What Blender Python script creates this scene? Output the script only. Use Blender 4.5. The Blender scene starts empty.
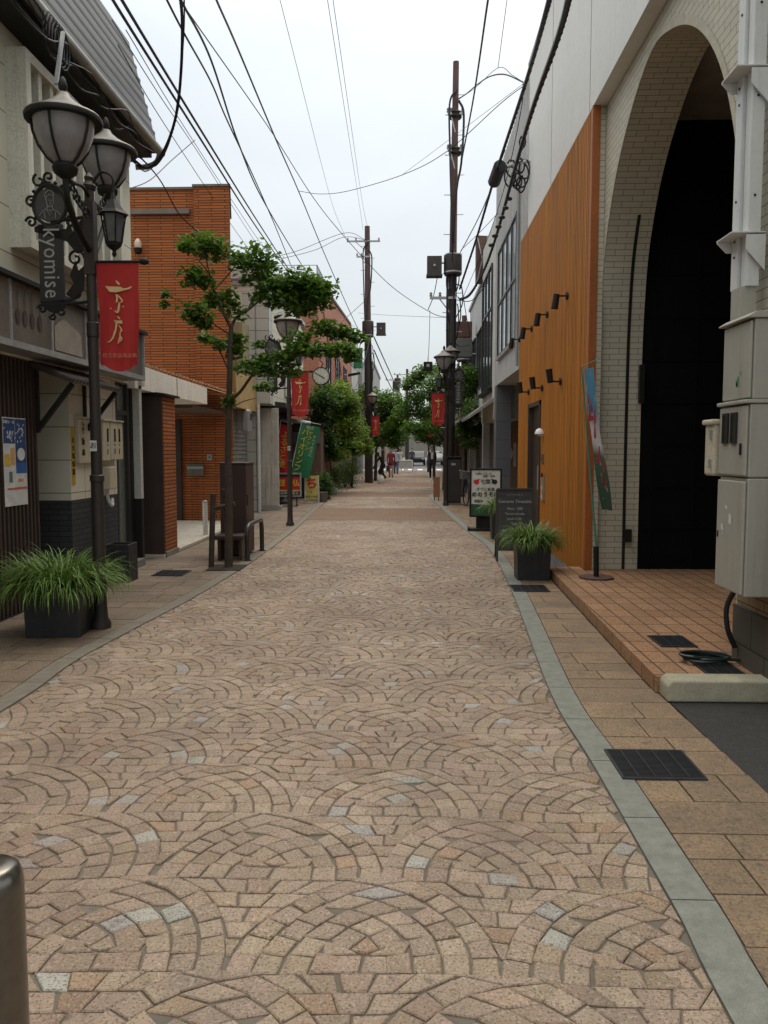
SKYG = 3.6; SKYS = 1.12; EXPO = -0.5
import bpy, math, random
from math import sin, cos, pi, radians, tan, atan, sqrt
from mathutils import Vector, Matrix
R = random.Random(7)
scene = bpy.context.scene
COL = scene.collection
# ------------------------------------------------------------------ camera
FPX = 800.0; CH = 1.55
TH = atan(62/FPX); PS = atan(26/FPX*cos(TH))
CF = Vector((-sin(PS)*cos(TH), cos(PS)*cos(TH), -sin(TH)))
CR = Vector((cos(PS), sin(PS), 0)); CU = CR.cross(CF)
CP = Vector((0, 0, CH))
def at(px, py, X=None, Y=None, Z=None):
    d = CF + CR*((px-384)/FPX) - CU*((py-512)/FPX)
    if X is not None: t = X/d.x
    elif Y is not None: t = Y/d.y
    else: t = (Z-CH)/d.z
    return CP + d*t
def g(px, py, z=0.0):
    p = at(px, py, Z=z); return (p.x, p.y)
cd = bpy.data.cameras.new('camera'); cam = bpy.data.objects.new('camera', cd); COL.objects.link(cam)
cd.sensor_fit = 'VERTICAL'; cd.sensor_height = 36; cd.lens = FPX/1024*36
cd.clip_end = 2000; cd.clip_start = 0.05
m = Matrix((CR, CU, -CF)).transposed().to_4x4(); m.translation = CP
cam.matrix_world = m
scene.camera = cam
# ------------------------------------------------------------------ materials
MC = {}
def nodes(name):
    m = bpy.data.materials.new(name); m.use_nodes = True
    nt = m.node_tree; b = nt.nodes['Principled BSDF']
    return m, nt, b
def N(nt, t, **k):
    n = nt.nodes.new(t)
    for a, v in k.items():
        if a.startswith('i_'):
            n.inputs[a[2:].replace('_', ' ')].default_value = v
        else: setattr(n, a, v)
    return n
def L(nt, a, b): nt.links.new(a, b)
def rgba(c): return (c[0], c[1], c[2], 1)
def ramp(nt, fac, stops):
    r = N(nt, 'ShaderNodeValToRGB')
    while len(r.color_ramp.elements) < len(stops): r.color_ramp.elements.new(.5)
    for e, (p, c) in zip(r.color_ramp.elements, stops):
        e.position = p; e.color = rgba(c) if not isinstance(c, (int, float)) else (c, c, c, 1)
    L(nt, fac, r.inputs[0]); return r.outputs[0]
def mixc(nt, fac, a, b, blend='MIX'):
    n = N(nt, 'ShaderNodeMix', data_type='RGBA', blend_type=blend)
    for s, v in ((n.inputs[0], fac), (n.inputs[6], a), (n.inputs[7], b)):
        if hasattr(v, 'links') or hasattr(v, 'node'): L(nt, v, s)
        elif isinstance(v, (int, float)): s.default_value = v if s == n.inputs[0] else (v, v, v, 1)
        else: s.default_value = rgba(v)
    return n.outputs[2]
def noise(nt, vec, scale, detail=4, rough=.6):
    n = N(nt, 'ShaderNodeTexNoise'); n.inputs['Scale'].default_value = scale
    n.inputs['Detail'].default_value = detail; n.inputs['Roughness'].default_value = rough
    if vec is not None: L(nt, vec, n.inputs['Vector'])
    return n.outputs[0]
def mapping(nt, vec, sc=(1, 1, 1), loc=(0, 0, 0)):
    m = N(nt, 'ShaderNodeMapping'); m.inputs['Scale'].default_value = sc; m.inputs['Location'].default_value = loc
    L(nt, vec, m.inputs[0]); return m.outputs[0]
def bump(nt, b, h, s, d=.01):
    n = N(nt, 'ShaderNodeBump'); n.inputs['Strength'].default_value = s; n.inputs['Distance'].default_value = d
    L(nt, h, n.inputs['Height']); L(nt, n.outputs[0], b.inputs['Normal'])
def worn(name, col, rough=.7, var=.25, scale=3, streak=0.0, bmp=.15, metal=0.0, dirt=(.05, .045, .035), dirtamt=.35, spec=.5):
    """painted / plastered surface with blotches, fine grain and run-off streaks of its own"""
    if name in MC: return MC[name]
    m, nt, b = nodes(name)
    tc = N(nt, 'ShaderNodeTexCoord'); o = tc.outputs['Object']
    n1 = noise(nt, o, scale, 5, .65); n2 = noise(nt, o, scale*14, 3, .6)
    c = mixc(nt, ramp(nt, n1, [(.3, 0), (.7, 1)]), [x*(1-var) for x in col], [min(1, x*(1+var*.6)) for x in col])
    c = mixc(nt, ramp(nt, n2, [(.45, 0), (.75, dirtamt)]), c, dirt)
    if streak > 0:
        sv = noise(nt, mapping(nt, o, (9, 9, .55)), 1.2, 4, .7)
        c = mixc(nt, ramp(nt, sv, [(.48, 0), (.8, streak)]), c, dirt)
    L(nt, c, b.inputs['Base Color'])
    b.inputs['Roughness'].default_value = rough; b.inputs['Metallic'].default_value = metal
    b.inputs['Specular IOR Level'].default_value = spec
    if bmp > 0: bump(nt, b, n2, bmp, .004)
    MC[name] = m; return m
def brickm(name, c1, c2, mortar, w, h, ms=.008, rough=.85, bmp=.6, offset=.5, squash=1, freq=2, stain=.3, bias=0.0, spk=0.0, sm=.1, spec=.3):
    if name in MC: return MC[name]
    m, nt, b = nodes(name)
    tc = N(nt, 'ShaderNodeTexCoord'); uv = tc.outputs['UV']
    br = N(nt, 'ShaderNodeTexBrick'); br.offset = offset; br.squash = squash; br.squash_frequency = freq
    L(nt, uv, br.inputs['Vector'])
    br.inputs['Scale'].default_value = 1; br.inputs['Brick Width'].default_value = w; br.inputs['Row Height'].default_value = h
    br.inputs['Mortar Size'].default_value = ms; br.inputs['Mortar Smooth'].default_value = sm; br.inputs['Bias'].default_value = bias
    br.inputs['Color1'].default_value = rgba(c1); br.inputs['Color2'].default_value = rgba(c2); br.inputs['Mortar'].default_value = rgba(mortar)
    n1 = noise(nt, tc.outputs['Object'], 1.3, 5, .6)
    c = mixc(nt, ramp(nt, n1, [(.35, 0), (.75, stain)]), br.outputs[0], [x*.35 for x in c1])
    n2 = noise(nt, tc.outputs['Object'], 60, 2, .6)
    if spk > 0:
        c = mixc(nt, ramp(nt, n2, [(.40, spk), (.52, 0)]), c, (.03, .025, .02))
        c = mixc(nt, ramp(nt, n2, [(.55, 0), (.68, spk*.7)]), c, (.5, .44, .36))
    L(nt, c, b.inputs['Base Color']); b.inputs['Roughness'].default_value = rough
    b.inputs['Specular IOR Level'].default_value = spec
    inv = N(nt, 'ShaderNodeMath', operation='MULTIPLY_ADD'); inv.inputs[1].default_value = -1; inv.inputs[2].default_value = 1
    L(nt, br.outputs['Fac'], inv.inputs[0])
    ad = N(nt, 'ShaderNodeMath', operation='MULTIPLY_ADD'); L(nt, n2, ad.inputs[0]); ad.inputs[1].default_value = .15; L(nt, inv.outputs[0], ad.inputs[2])
    bump(nt, b, ad.outputs[0], bmp, .006)
    MC[name] = m; return m
def simple(name, col, rough=.5, metal=0, emit=0, alpha=None, trans=0, spec=.5):
    if name in MC: return MC[name]
    m, nt, b = nodes(name)
    tc = N(nt, 'ShaderNodeTexCoord'); n1 = noise(nt, tc.outputs['Object'], 12, 3, .6)
    c = mixc(nt, ramp(nt, n1, [(.3, 0), (.7, 1)]), [x*.82 for x in col], [min(1, x*1.1) for x in col])
    L(nt, c, b.inputs['Base Color']); b.inputs['Roughness'].default_value = rough; b.inputs['Metallic'].default_value = metal
    b.inputs['Specular IOR Level'].default_value = spec
    if trans: b.inputs['Transmission Weight'].default_value = trans
    MC[name] = m; return m
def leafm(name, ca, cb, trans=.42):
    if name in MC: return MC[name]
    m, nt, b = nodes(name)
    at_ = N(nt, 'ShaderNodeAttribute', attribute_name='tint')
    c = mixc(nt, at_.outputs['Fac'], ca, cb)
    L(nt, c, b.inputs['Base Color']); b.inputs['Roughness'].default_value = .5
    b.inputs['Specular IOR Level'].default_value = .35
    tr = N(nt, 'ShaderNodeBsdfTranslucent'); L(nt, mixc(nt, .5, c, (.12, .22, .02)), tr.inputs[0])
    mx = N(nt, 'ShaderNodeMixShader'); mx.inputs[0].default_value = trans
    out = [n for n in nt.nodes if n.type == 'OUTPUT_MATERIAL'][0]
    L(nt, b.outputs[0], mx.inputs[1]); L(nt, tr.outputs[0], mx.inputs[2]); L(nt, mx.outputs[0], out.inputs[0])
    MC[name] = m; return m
# ------------------------------------------------------------------ mesh builder
class MB:
    def __init__(s): s.v = []; s.f = []; s.uv = []; s.mi = []; s.t = []
    def face(s, pts, mi=0, tint=0.0, uv=None):
        n = len(s.v); pts = [Vector(p) for p in pts]; s.v += [tuple(p) for p in pts]
        s.f.append(tuple(range(n, n+len(pts)))); s.mi.append(mi); s.t.append(tint)
        if uv is None:
            nn = (pts[1]-pts[0]).cross(pts[2]-pts[0]); ax = max(range(3), key=lambda i: abs(nn[i]))
            if ax == 0: uv = [(p.y, p.z) for p in pts]
            elif ax == 1: uv = [(p.x, p.z) for p in pts]
            else: uv = [(p.x, p.y) for p in pts]
        s.uv += uv
    def faces(s, V, F, mi=0, tint=0.0, shared=True):
        n = len(s.v); s.v += [tuple(p) for p in V]
        for f in F:
            s.f.append(tuple(n+i for i in f)); s.mi.append(mi); s.t.append(tint)
            pts = [Vector(V[i]) for i in f]
            nn = (pts[1]-pts[0]).cross(pts[2]-pts[0]); ax = max(range(3), key=lambda i: abs(nn[i]))
            s.uv += [((p.y, p.z), (p.x, p.z), (p.x, p.y))[ax] for p in pts]
        return s
    def box(s, x0, x1, y0, y1, z0, z1, mi=0, tint=0.0):
        if x0 > x1: x0, x1 = x1, x0
        if y0 > y1: y0, y1 = y1, y0
        if z0 > z1: z0, z1 = z1, z0
        V = [(x0,y0,z0),(x1,y0,z0),(x1,y1,z0),(x0,y1,z0),(x0,y0,z1),(x1,y0,z1),(x1,y1,z1),(x0,y1,z1)]
        F = [(0,3,2,1),(4,5,6,7),(0,1,5,4),(1,2,6,5),(2,3,7,6),(3,0,4,7)]
        return s.faces(V, F, mi, tint)
    def bar(s, a, b, w, h=None, mi=0):
        a = Vector(a); b = Vector(b); h = h or w; d = (b-a).normalized()
        up = Vector((0,0,1)) if abs(d.z) < .95 else Vector((0,1,0))
        x = d.cross(up).normalized()*(w/2); y = x.cross(d).normalized()*(h/2)
        V = [a-x-y, a+x-y, a+x+y, a-x+y, b-x-y, b+x-y, b+x+y, b-x+y]
        return s.faces(V, [(0,1,2,3),(7,6,5,4),(0,4,5,1),(1,5,6,2),(2,6,7,3),(3,7,4,0)], mi)
    def tube(s, pts, r, seg=8, mi=0, cap=True):
        pts = [Vector(p) for p in pts]; n = len(pts)
        rs = r if isinstance(r, (list, tuple)) else [r]*n
        V = []; F = []; px = None
        for i, p in enumerate(pts):
            d = (pts[min(i+1, n-1)]-pts[max(i-1, 0)])
            d = d.normalized() if d.length > 1e-9 else Vector((0,0,1))
            if px is None:
                up = Vector((0,0,1)) if abs(d.z) < .9 else Vector((1,0,0)); px = d.cross(up).normalized()
            else:
                px = px - d*px.dot(d); px = px.normalized() if px.length > 1e-6 else d.orthogonal().normalized()
            py = d.cross(px)
            for k in range(seg):
                a = 2*pi*k/seg; V.append(p + (px*cos(a)+py*sin(a))*rs[i])
        for i in range(n-1):
            for k in range(seg):
                k2 = (k+1) % seg; F.append((i*seg+k, i*seg+k2, (i+1)*seg+k2, (i+1)*seg+k))
        if cap: F.append(tuple(reversed(range(seg)))); F.append(tuple((n-1)*seg+k for k in range(seg)))
        return s.faces(V, F, mi)
    def lathe(s, c, prof, seg=20, mi=0, axis='z'):
        V = []; F = []; n = len(prof); c = Vector(c)
        for (r, h) in prof:
            for k in range(seg):
                a = 2*pi*k/seg
                if axis == 'z': V.append(c+Vector((r*cos(a), r*sin(a), h)))
                elif axis == 'y': V.append(c+Vector((r*cos(a), h, r*sin(a))))
                else: V.append(c+Vector((h, r*cos(a), r*sin(a))))
        for i in range(n-1):
            for k in range(seg):
                k2 = (k+1) % seg; F.append((i*seg+k, i*seg+k2, (i+1)*seg+k2, (i+1)*seg+k))
        F.append(tuple(reversed(range(seg)))); F.append(tuple((n-1)*seg+k for k in range(seg)))
        return s.faces(V, F, mi)
    def prism(s, poly, axis, a, b, mi=0):
        """poly in the two remaining axes in order (x,y,z minus axis)"""
        def P(u, v, w): return {'x': (w, u, v), 'y': (u, w, v), 'z': (u, v, w)}[axis]
        n = len(poly); V = [P(u, v, a) for u, v in poly]+[P(u, v, b) for u, v in poly]
        F = [tuple(reversed(range(n))), tuple(range(n, 2*n))]+[(i, (i+1) % n, n+(i+1) % n, n+i) for i in range(n)]
        return s.faces(V, F, mi)
    def build(s, name, mat, parent=None, smooth=False, bevel=0, seg=2, fixn=True):
        me = bpy.data.meshes.new(name); me.from_pydata(s.v, [], s.f)
        mats = mat if isinstance(mat, (list, tuple)) else [mat]
        for x in mats: me.materials.append(x)
        if len(mats) > 1: me.polygons.foreach_set('material_index', s.mi)
        u = me.uv_layers.new(name='UVMap'); u.data.foreach_set('uv', [c for p in s.uv for c in p])
        if any(s.t):
            a = me.attributes.new('tint', 'FLOAT', 'FACE'); a.data.foreach_set('value', s.t)
        if smooth:
            me.polygons.foreach_set('use_smooth', [True]*len(me.polygons))
        me.update()
        if fixn:
            import bmesh
            bm = bmesh.new(); bm.from_mesh(me)
            if len(bm.faces) < 60000: bmesh.ops.recalc_face_normals(bm, faces=bm.faces)
            bm.to_mesh(me); bm.free()
        if smooth: me.set_sharp_from_angle(angle=radians(40))
        o = bpy.data.objects.new(name, me); COL.objects.link(o)
        if parent: o.parent = parent
        if bevel:
            b = o.modifiers.new('bevel', 'BEVEL'); b.width = bevel; b.segments = seg; b.limit_method = 'ANGLE'; b.angle_limit = radians(35)
        return o
def tag(o, label=None, cat=None, group=None, kind=None):
    if label: o['label'] = label
    if cat: o['category'] = cat
    if group: o['group'] = group
    if kind: o['kind'] = kind
    return o
def thing(name, label, cat, loc=(0,0,0), rz=0, group=None):
    o = bpy.data.objects.new(name, None); COL.objects.link(o); o.location = loc; o.rotation_euler = (0, 0, rz)
    o.empty_display_size = .2
    return tag(o, label, cat, group)
def dup(o, loc, rz=0, label=None, parent=None, scale=None):
    c = o.copy(); COL.objects.link(c)
    if parent is None:
        c.location = loc; c.rotation_euler = (0, 0, rz)
        if scale: c.scale = scale
        if label: c['label'] = label
    else: c.parent = parent
    for ch in list(o.children): dup(ch, None, parent=c)
    return c
def struct(o): o['kind'] = 'structure'; return o
def text(name, body, size, mat, parent, loc, rot=(pi/2, 0, 0), depth=.002, line=1.0, sx=1.0, align='CENTER', offset=0.0, space=1.0):
    cu = bpy.data.curves.new(name, 'FONT'); cu.body = body; cu.size = size; cu.extrude = depth
    cu.align_x = align; cu.align_y = 'CENTER'; cu.space_line = line; cu.offset = offset; cu.resolution_u = 2; cu.space_character = space
    t = bpy.data.objects.new(name, cu); COL.objects.link(t)
    dg = bpy.context.evaluated_depsgraph_get(); dg.update()
    me = bpy.data.meshes.new_from_object(t.evaluated_get(dg))
    bpy.data.objects.remove(t)
    o = bpy.data.objects.new(name, me); me.name = name; COL.objects.link(o)
    me.materials.clear(); me.materials.append(mat)
    o.location = loc; o.rotation_euler = rot; o.scale = (sx, 1, 1); o.parent = parent
    return o
def crom(pts, n=8):
    P = [Vector(p) for p in pts]; out = []
    P = [P[0]*2-P[1]]+P+[P[-1]*2-P[-2]]
    for i in range(1, len(P)-2):
        for k in range(n):
            t = k/n
            out.append(.5*((2*P[i])+(-P[i-1]+P[i+1])*t+(2*P[i-1]-5*P[i]+4*P[i+1]-P[i+2])*t*t+(-P[i-1]+3*P[i]-3*P[i+1]+P[i+2])*t**3))
    out.append(P[-2]); return out
def stroke_poly(mb, pts, s, ox, oz, y, mi=0):
    """brush stroke: pts (x, y_down, width) scaled by s, drawn in the xz plane facing -y"""
    L2 = []; 
    dense = []
    for i in range(len(pts)-1):
        for k in range(5):
            t = k/5; dense.append(tuple(a*(1-t)+b*t for a, b in zip(pts[i], pts[i+1])))
    dense.append(pts[-1])
    for i, (x, yy, w) in enumerate(dense):
        a = dense[max(i-1, 0)]; b = dense[min(i+1, len(dense)-1)]
        dx, dy = b[0]-a[0], b[1]-a[1]; l = math.hypot(dx, dy) or 1
        nx, ny = -dy/l*w/2, dx/l*w/2
        L2.append(((x+nx, yy+ny), (x-nx, yy-ny)))
    for i in range(len(L2)-1):
        q = [L2[i][0], L2[i+1][0], L2[i+1][1], L2[i][1]]
        mb.face([(ox+u*s, y, oz-v*s) for u, v in q], mi)
# common materials
K = {}
K['black_iron'] = worn('black_iron', (.014, .012, .010), .6, .3, 6, 0, .2, .0, dirtamt=.15, spec=.25)
K['pole_brown'] = worn('pole_brown', (.022, .014, .010), .6, .3, 5, .2, .15)
K['rust_pole'] = worn('rust_pole', (.10, .045, .035), .7, .3, 3, .4, .2)
K['cable'] = simple('cable_black', (.012, .012, .014), .6)
K['white_paint'] = worn('white_paint', (.62, .62, .58), .6, .12, 2, .35, .1)
K['glass_dark'] = simple('glass_dark', (.02, .025, .028), .08, spec=.8)
K['galv'] = worn('galvanised', (.42, .43, .43), .45, .2, 5, .2, .1, .5)
K['bark'] = worn('bark', (.07, .05, .035), .9, .4, 12, 0, .8)
K['soil'] = worn('soil', (.03, .022, .015), 1, .5, 20, 0, .8)
K['leaf'] = leafm('leaf_green', (.035, .085, .012), (.10, .21, .025))
K['leafdark'] = leafm('leaf_dark', (.015, .04, .012), (.05, .11, .022))
K['leaflime'] = leafm('leaf_lime', (.06, .11, .012), (.20, .29, .03))
K['blade'] = leafm('blade_green', (.03, .085, .012), (.20, .30, .07), .25)
# ================================================================== SETTING
# ground sheet to the horizon
mb = MB(); mb.face([(-400,-60,-.06),(400,-60,-.06),(400,900,-.06),(-400,900,-.06)])
ground = struct(mb.build('ground', worn('far_ground', (.12, .11, .10), .95, .3, .3)))
# street edges traced from the kerb line on the ground plane
KR = [g(*p) for p in [(733.7,1024),(683,923),(642.8,852),(589.7,759),(551.8,695.8),(524,620+2),(512.6,593),(498.6,563),(484.5,544),(463,528),(440,507),(429,496)]]
KR = [(KR[0][0], .2)]+KR+[(.98, 30), (1.05, 36), (1.1, 60)]
KL = [g(*p) for p in [(20,700),(74,662),(132,630),(200,594),(259,557),(298,527),(323,504),(338,492),(366,484)]]
dxl = KL[0]; KL = [(dxl[0]-.15, .2), (dxl[0]-.06, 3)]+KL+[(-1.7, 46), (-1.9, 60)]
def smooth2(P, n=6): return [(p.x, p.y) for p in crom([(x, y, 0) for x, y in P], n)]
KRs = smooth2(KR); KLs = smooth2(KL)
def xat(P, y):
    for (a, b), (c, d) in zip(P, P[1:]):
        if b <= y <= d: return a+(c-a)*(y-b)/(d-b)
    return P[0][0] if y < P[0][1] else P[-1][0]
ROAD_END = 60
# mortar bed
mb = MB(); ys = [0.2+i*.4 for i in range(int((ROAD_END-.2)/.4))]+[ROAD_END]
for a, b in zip(ys, ys[1:]): mb.face([(xat(KLs,a),a,-.008),(xat(KRs,a),a,-.008),(xat(KRs,b),b,-.008),(xat(KLs,b),b,-.008)])
struct(mb.build('road_bed', worn('mortar', (.16, .14, .11), .95, .2, 2.5, 0, .4)))
# stones of the fan pattern
BANDS = [(17.6, 21.3), (26.5, 29.2), (34.0, 38.0), (44, 49)]
def inband(y): return any(a < y < b for a, b in BANDS)
stones = []
def wp(x, y): return (x+.018*sin(y*2.1+.7)+.010*sin(y*5.3+x*3), y+.018*sin(x*2.3+y*.9)+.026*cos(2*pi*(x+.12)/.41)+.008*sin(x*6.1+1))
def add_stone(poly):
    cx = sum(p[0] for p in poly)/len(poly); cy = sum(p[1] for p in poly)/len(poly)
    if cy < .9 or cy > ROAD_END or inband(cy): return
    lo = xat(KLs, cy)+.006; hi = xat(KRs, cy)-.006
    poly = [(min(max(x, lo), hi), y) for x, y in [wp(*p) for p in poly]]
    A = abs(sum(poly[i][0]*poly[(i+1) % len(poly)][1]-poly[(i+1) % len(poly)][0]*poly[i][1] for i in range(len(poly))))/2
    if A < .0019: return
    stones.append(poly)
def wp(x, y): return (x+.022*sin(y*2.1+.7)+.012*sin(y*5.3+x*3), y+.02*sin(x*2.3+y*.9)+.010*sin(x*6.1+1))
WW = .82; RR = .52; X0 = -.12; Y0 = .16; DD = .0845; CF_ = .20; RM = .61
def jit(poly, gap=.0034, j=.0038):
    cx = sum(p[0] for p in poly)/len(poly); cy = sum(p[1] for p in poly)/len(poly); out = []
    for x, y in poly:
        dx, dy = x-cx, y-cy; l = math.hypot(dx, dy) or 1; k = max(.3, 1-gap*1.41/l)
        out.append((cx+dx*k+R.uniform(-j, j), cy+dy*k+R.uniform(-j, j)))
    return out
def clipy(poly, y0):
    out = []
    for i in range(len(poly)):
        a, b = poly[i], poly[(i+1) % len(poly)]
        if a[1] >= y0: out.append(a)
        if (a[1]-y0)*(b[1]-y0) < 0:
            t = (y0-a[1])/(b[1]-a[1]); out.append((a[0]+(b[0]-a[0])*t, y0))
    return out
def clipc(poly, ax, lim, keep):
    """clip a convex polygon to coordinate[ax]*keep >= lim*keep"""
    out = []
    for i in range(len(poly)):
        a, b = poly[i], poly[(i+1) % len(poly)]
        if (a[ax]-lim)*keep >= 0: out.append(a)
        if (a[ax]-lim)*(b[ax]-lim) < 0:
            t = (lim-a[ax])/(b[ax]-a[ax]); out.append((a[0]+(b[0]-a[0])*t, a[1]+(b[1]-a[1])*t))
    return out
def xing(u, v):
    x = (u*u-v*v)/(4*CF_); q = u*u-(x+CF_)**2
    return (x, sqrt(q)) if q > 0 else None
ZX, ZY = .135, .125
cell = []
K_ = int(RM/DD)
for i in range(K_):
    for j in range(K_):
        ps = [xing(RM-DD*(i+a), RM-DD*(j+b_)) for a, b_ in ((0,0),(1,0),(1,1),(0,1))]
        if any(p is None for p in ps): continue
        cx = sum(p[0] for p in ps)/4; cy = sum(p[1] for p in ps)/4
        if abs(cx) < ZX and cy > ZY:
            ps = clipc(ps, 1, RR+.012, -1)
            if len(ps) > 2: cell.append(ps)
for sgn in (1, -1):
    for i in range(K_):
        r1 = RM-DD*i; r0 = r1-DD
        if r0 < .06: continue
        rm = (r0+r1)/2; k = 0; st = .092/rm
        while st*(k+.5) < 1.5:
            A, B = st*k, st*(k+1); m_ = (A+B)/2
            cx = -CF_+rm*cos(m_); cy = rm*sin(m_); k += 1
            if cx < ZX and cy > ZY or cx < .09 or cy > RR-.01: continue
            ps = [(-CF_+r*cos(t_), r*sin(t_)) for r, t_ in ((r0,A),(r1,A),(r1,B),(r0,B))]
            ps = clipc(ps, 1, RR+.010, -1)
            if cy > ZY-.03: ps = clipc(ps, 0, ZX*.45 if ps else 0, 1) if ps else ps
            if len(ps) > 2: cell.append([(x*sgn, y_) for x, y_ in ps])
for q in range(2):
    cell.append([(-.112+.112*q, .002), (.112*q, .002), (.112*q, .086), (-.112+.112*q, .086)])
cell.append([(0, .090), (.050, .112), (0, .180), (-.050, .112)])
for sg in (1, -1):
    cell.append([(x*sg, y_) for x, y_ in ((-.128, .088), (-.012, .088), (-.054, .118), (-.066, .160), (-.137, .158))])
for i in range(6):
    ya, yb = i*RR/6, min((i+1)*RR/6, RR)
    h0 = RM-sqrt(RM*RM-ya*ya)+.003; h1 = RM-sqrt(RM*RM-yb*yb)+.003
    n = round((h0+h1)/.092)
    if h1 < .02: continue
    n = max(1, n)
    for q in range(n):
        f0, f1 = -1+2*q/n, -1+2*(q+1)/n
        cell.append([(WW/2+f0*h0, ya), (WW/2+f1*h0, ya), (WW/2+f1*h1, yb), (WW/2+f0*h1, yb)])
jr = 0; y = Y0
while y < ROAD_END:
    for k in range(-5, 4):
        cx = X0+(k+.5*(jr % 2))*WW+R.uniform(-.008, .008)
        if cx < -4 or cx > 2.2: continue
        for ps in cell:
            add_stone(jit([(cx+p, y+q) for p, q in ps]))
    y += RR; jr += 1
V = []; F = []; C = []
for poly in stones:
    n = len(poly); cx = sum(p[0] for p in poly)/n; cy = sum(p[1] for p in poly)/n
    h = R.uniform(-.0015, .0025); tx, ty = R.gauss(0, .018), R.gauss(0, .018); b = len(V)
    for (ins, dz) in ((0, -.012), (0, -.004), (.10, 0.0)):
        for x, yy in poly:
            X, Yv = x+(cx-x)*ins, yy+(cy-yy)*ins
            V.append((X, Yv, h+dz+(X-cx)*tx+(Yv-cy)*ty))
    for lay in (0, 1):
        for i in range(n): F.append((b+lay*n+i, b+lay*n+(i+1) % n, b+(lay+1)*n+(i+1) % n, b+(lay+1)*n+i))
    F.append(tuple(b+2*n+i for i in range(n)))
    r = R.random(); k = R.uniform(.80, 1.12)
    if r < .03: c = (.38, .37, .33)
    elif r < .075: c = (.345, .235, .145)
    elif r < .35: c = (.33, .243, .165)
    else: c = (.36, .272, .195)
    C += [(c[0]*k, c[1]*k*R.uniform(.96, 1.04), c[2]*k, 1)]*(2*n+1)
me = bpy.data.meshes.new('cobbled_road'); me.from_pydata(V, [], F)
a = me.attributes.new('stone', 'FLOAT_COLOR', 'FACE'); a.data.foreach_set('color', [q for c in C for q in c])
m, nt, b = nodes('cobble_granite')
tc = N(nt, 'ShaderNodeTexCoord'); att = N(nt, 'ShaderNodeAttribute', attribute_name='stone')
n1 = noise(nt, tc.outputs['Object'], 120, 3, .75); n2 = noise(nt, tc.outputs['Object'], 75, 3, .7); n3 = noise(nt, tc.outputs['Object'], .9, 5, .6)
c = mixc(nt, ramp(nt, n1, [(.40, .75), (.47, 0)]), att.outputs[0], (.04, .03, .025))
c = mixc(nt, ramp(nt, n2, [(.54, 0), (.64, .45)]), c, (.60, .50, .41))
c = mixc(nt, ramp(nt, n3, [(.40, 0), (.66, .5)]), c, (.15, .095, .07))
n4 = noise(nt, mapping(nt, tc.outputs['Object'], (1.6, .35, 1)), 1.1, 6, .75); c = mixc(nt, ramp(nt, n4, [(.50, 0), (.70, .5)]), c, (.13, .105, .085))
n5 = noise(nt, tc.outputs['Object'], 7, 2, .5); c = mixc(nt, ramp(nt, n5, [(.70, 0), (.74, .5)]), c, (.06, .05, .045))
L(nt, c, b.inputs['Base Color']); b.inputs['Roughness'].default_value = .62; b.inputs['Specular IOR Level'].default_value = .35
bump(nt, b, n2, .35, .003)
me.materials.append(m); o = bpy.data.objects.new('cobbled_road', me); COL.objects.link(o); struct(o)
# plain brown paver bands
mb = MB()
for a0, b0 in BANDS:
    yy = a0
    while yy < b0-.01:
        y2 = min(yy+.5, b0); mb.face([(xat(KLs,yy),yy,.0),(xat(KRs,yy),yy,.0),(xat(KRs,y2),y2,.0),(xat(KLs,y2),y2,.0)]); yy = y2
struct(mb.build('paver_bands', brickm('band_paver', (.27,.17,.11), (.22,.14,.09), (.12,.09,.07), .2, .1, .005, spk=.4, stain=.25)))
# kerb bands of grey granite slabs
gk = worn('kerb_granite', (.235, .24, .205), .75, .25, 14, 0, .5, dirt=(.10,.10,.08), dirtamt=.6)
def kerb(P, side, w, name):
    mb = MB(); acc = 0; yy = .2
    while yy < ROAD_END-.5:
        ln = .62 if yy < 30 else 1.2
        y2 = yy+ln-.008; ns = 4
        for i in range(ns):
            A = yy+(y2-yy)*i/ns; B = yy+(y2-yy)*(i+1)/ns; xa, xb = xat(P, A), xat(P, B)
            xa2, xb2 = xa+side*w, xb+side*w
            mb.face([(xa,A,.006),(xa2,A,.006),(xb2,B,.006),(xb,B,.006)])
            mb.face([(xa,A,-.03),(xa,A,.006),(xb,B,.006),(xb,B,-.03)]); mb.face([(xa2,A,-.03),(xa2,A,.006),(xb2,B,.006),(xb2,B,-.03)])
        mb.face([(xat(P,yy),yy,-.03),(xat(P,yy)+side*w,yy,-.03),(xat(P,yy)+side*w,yy,.006),(xat(P,yy),yy,.006)])
        yy += ln
    return struct(mb.build(name, gk))
kerb(KRs, 1, .15, 'kerb_right'); gk = worn('kerb_left_granite', (.20,.175,.135), .8, .25, 12, 0, .5, dirt=(.08,.07,.05), dirtamt=.6); kerb(KLs, -1, .14, 'kerb_left')
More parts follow.
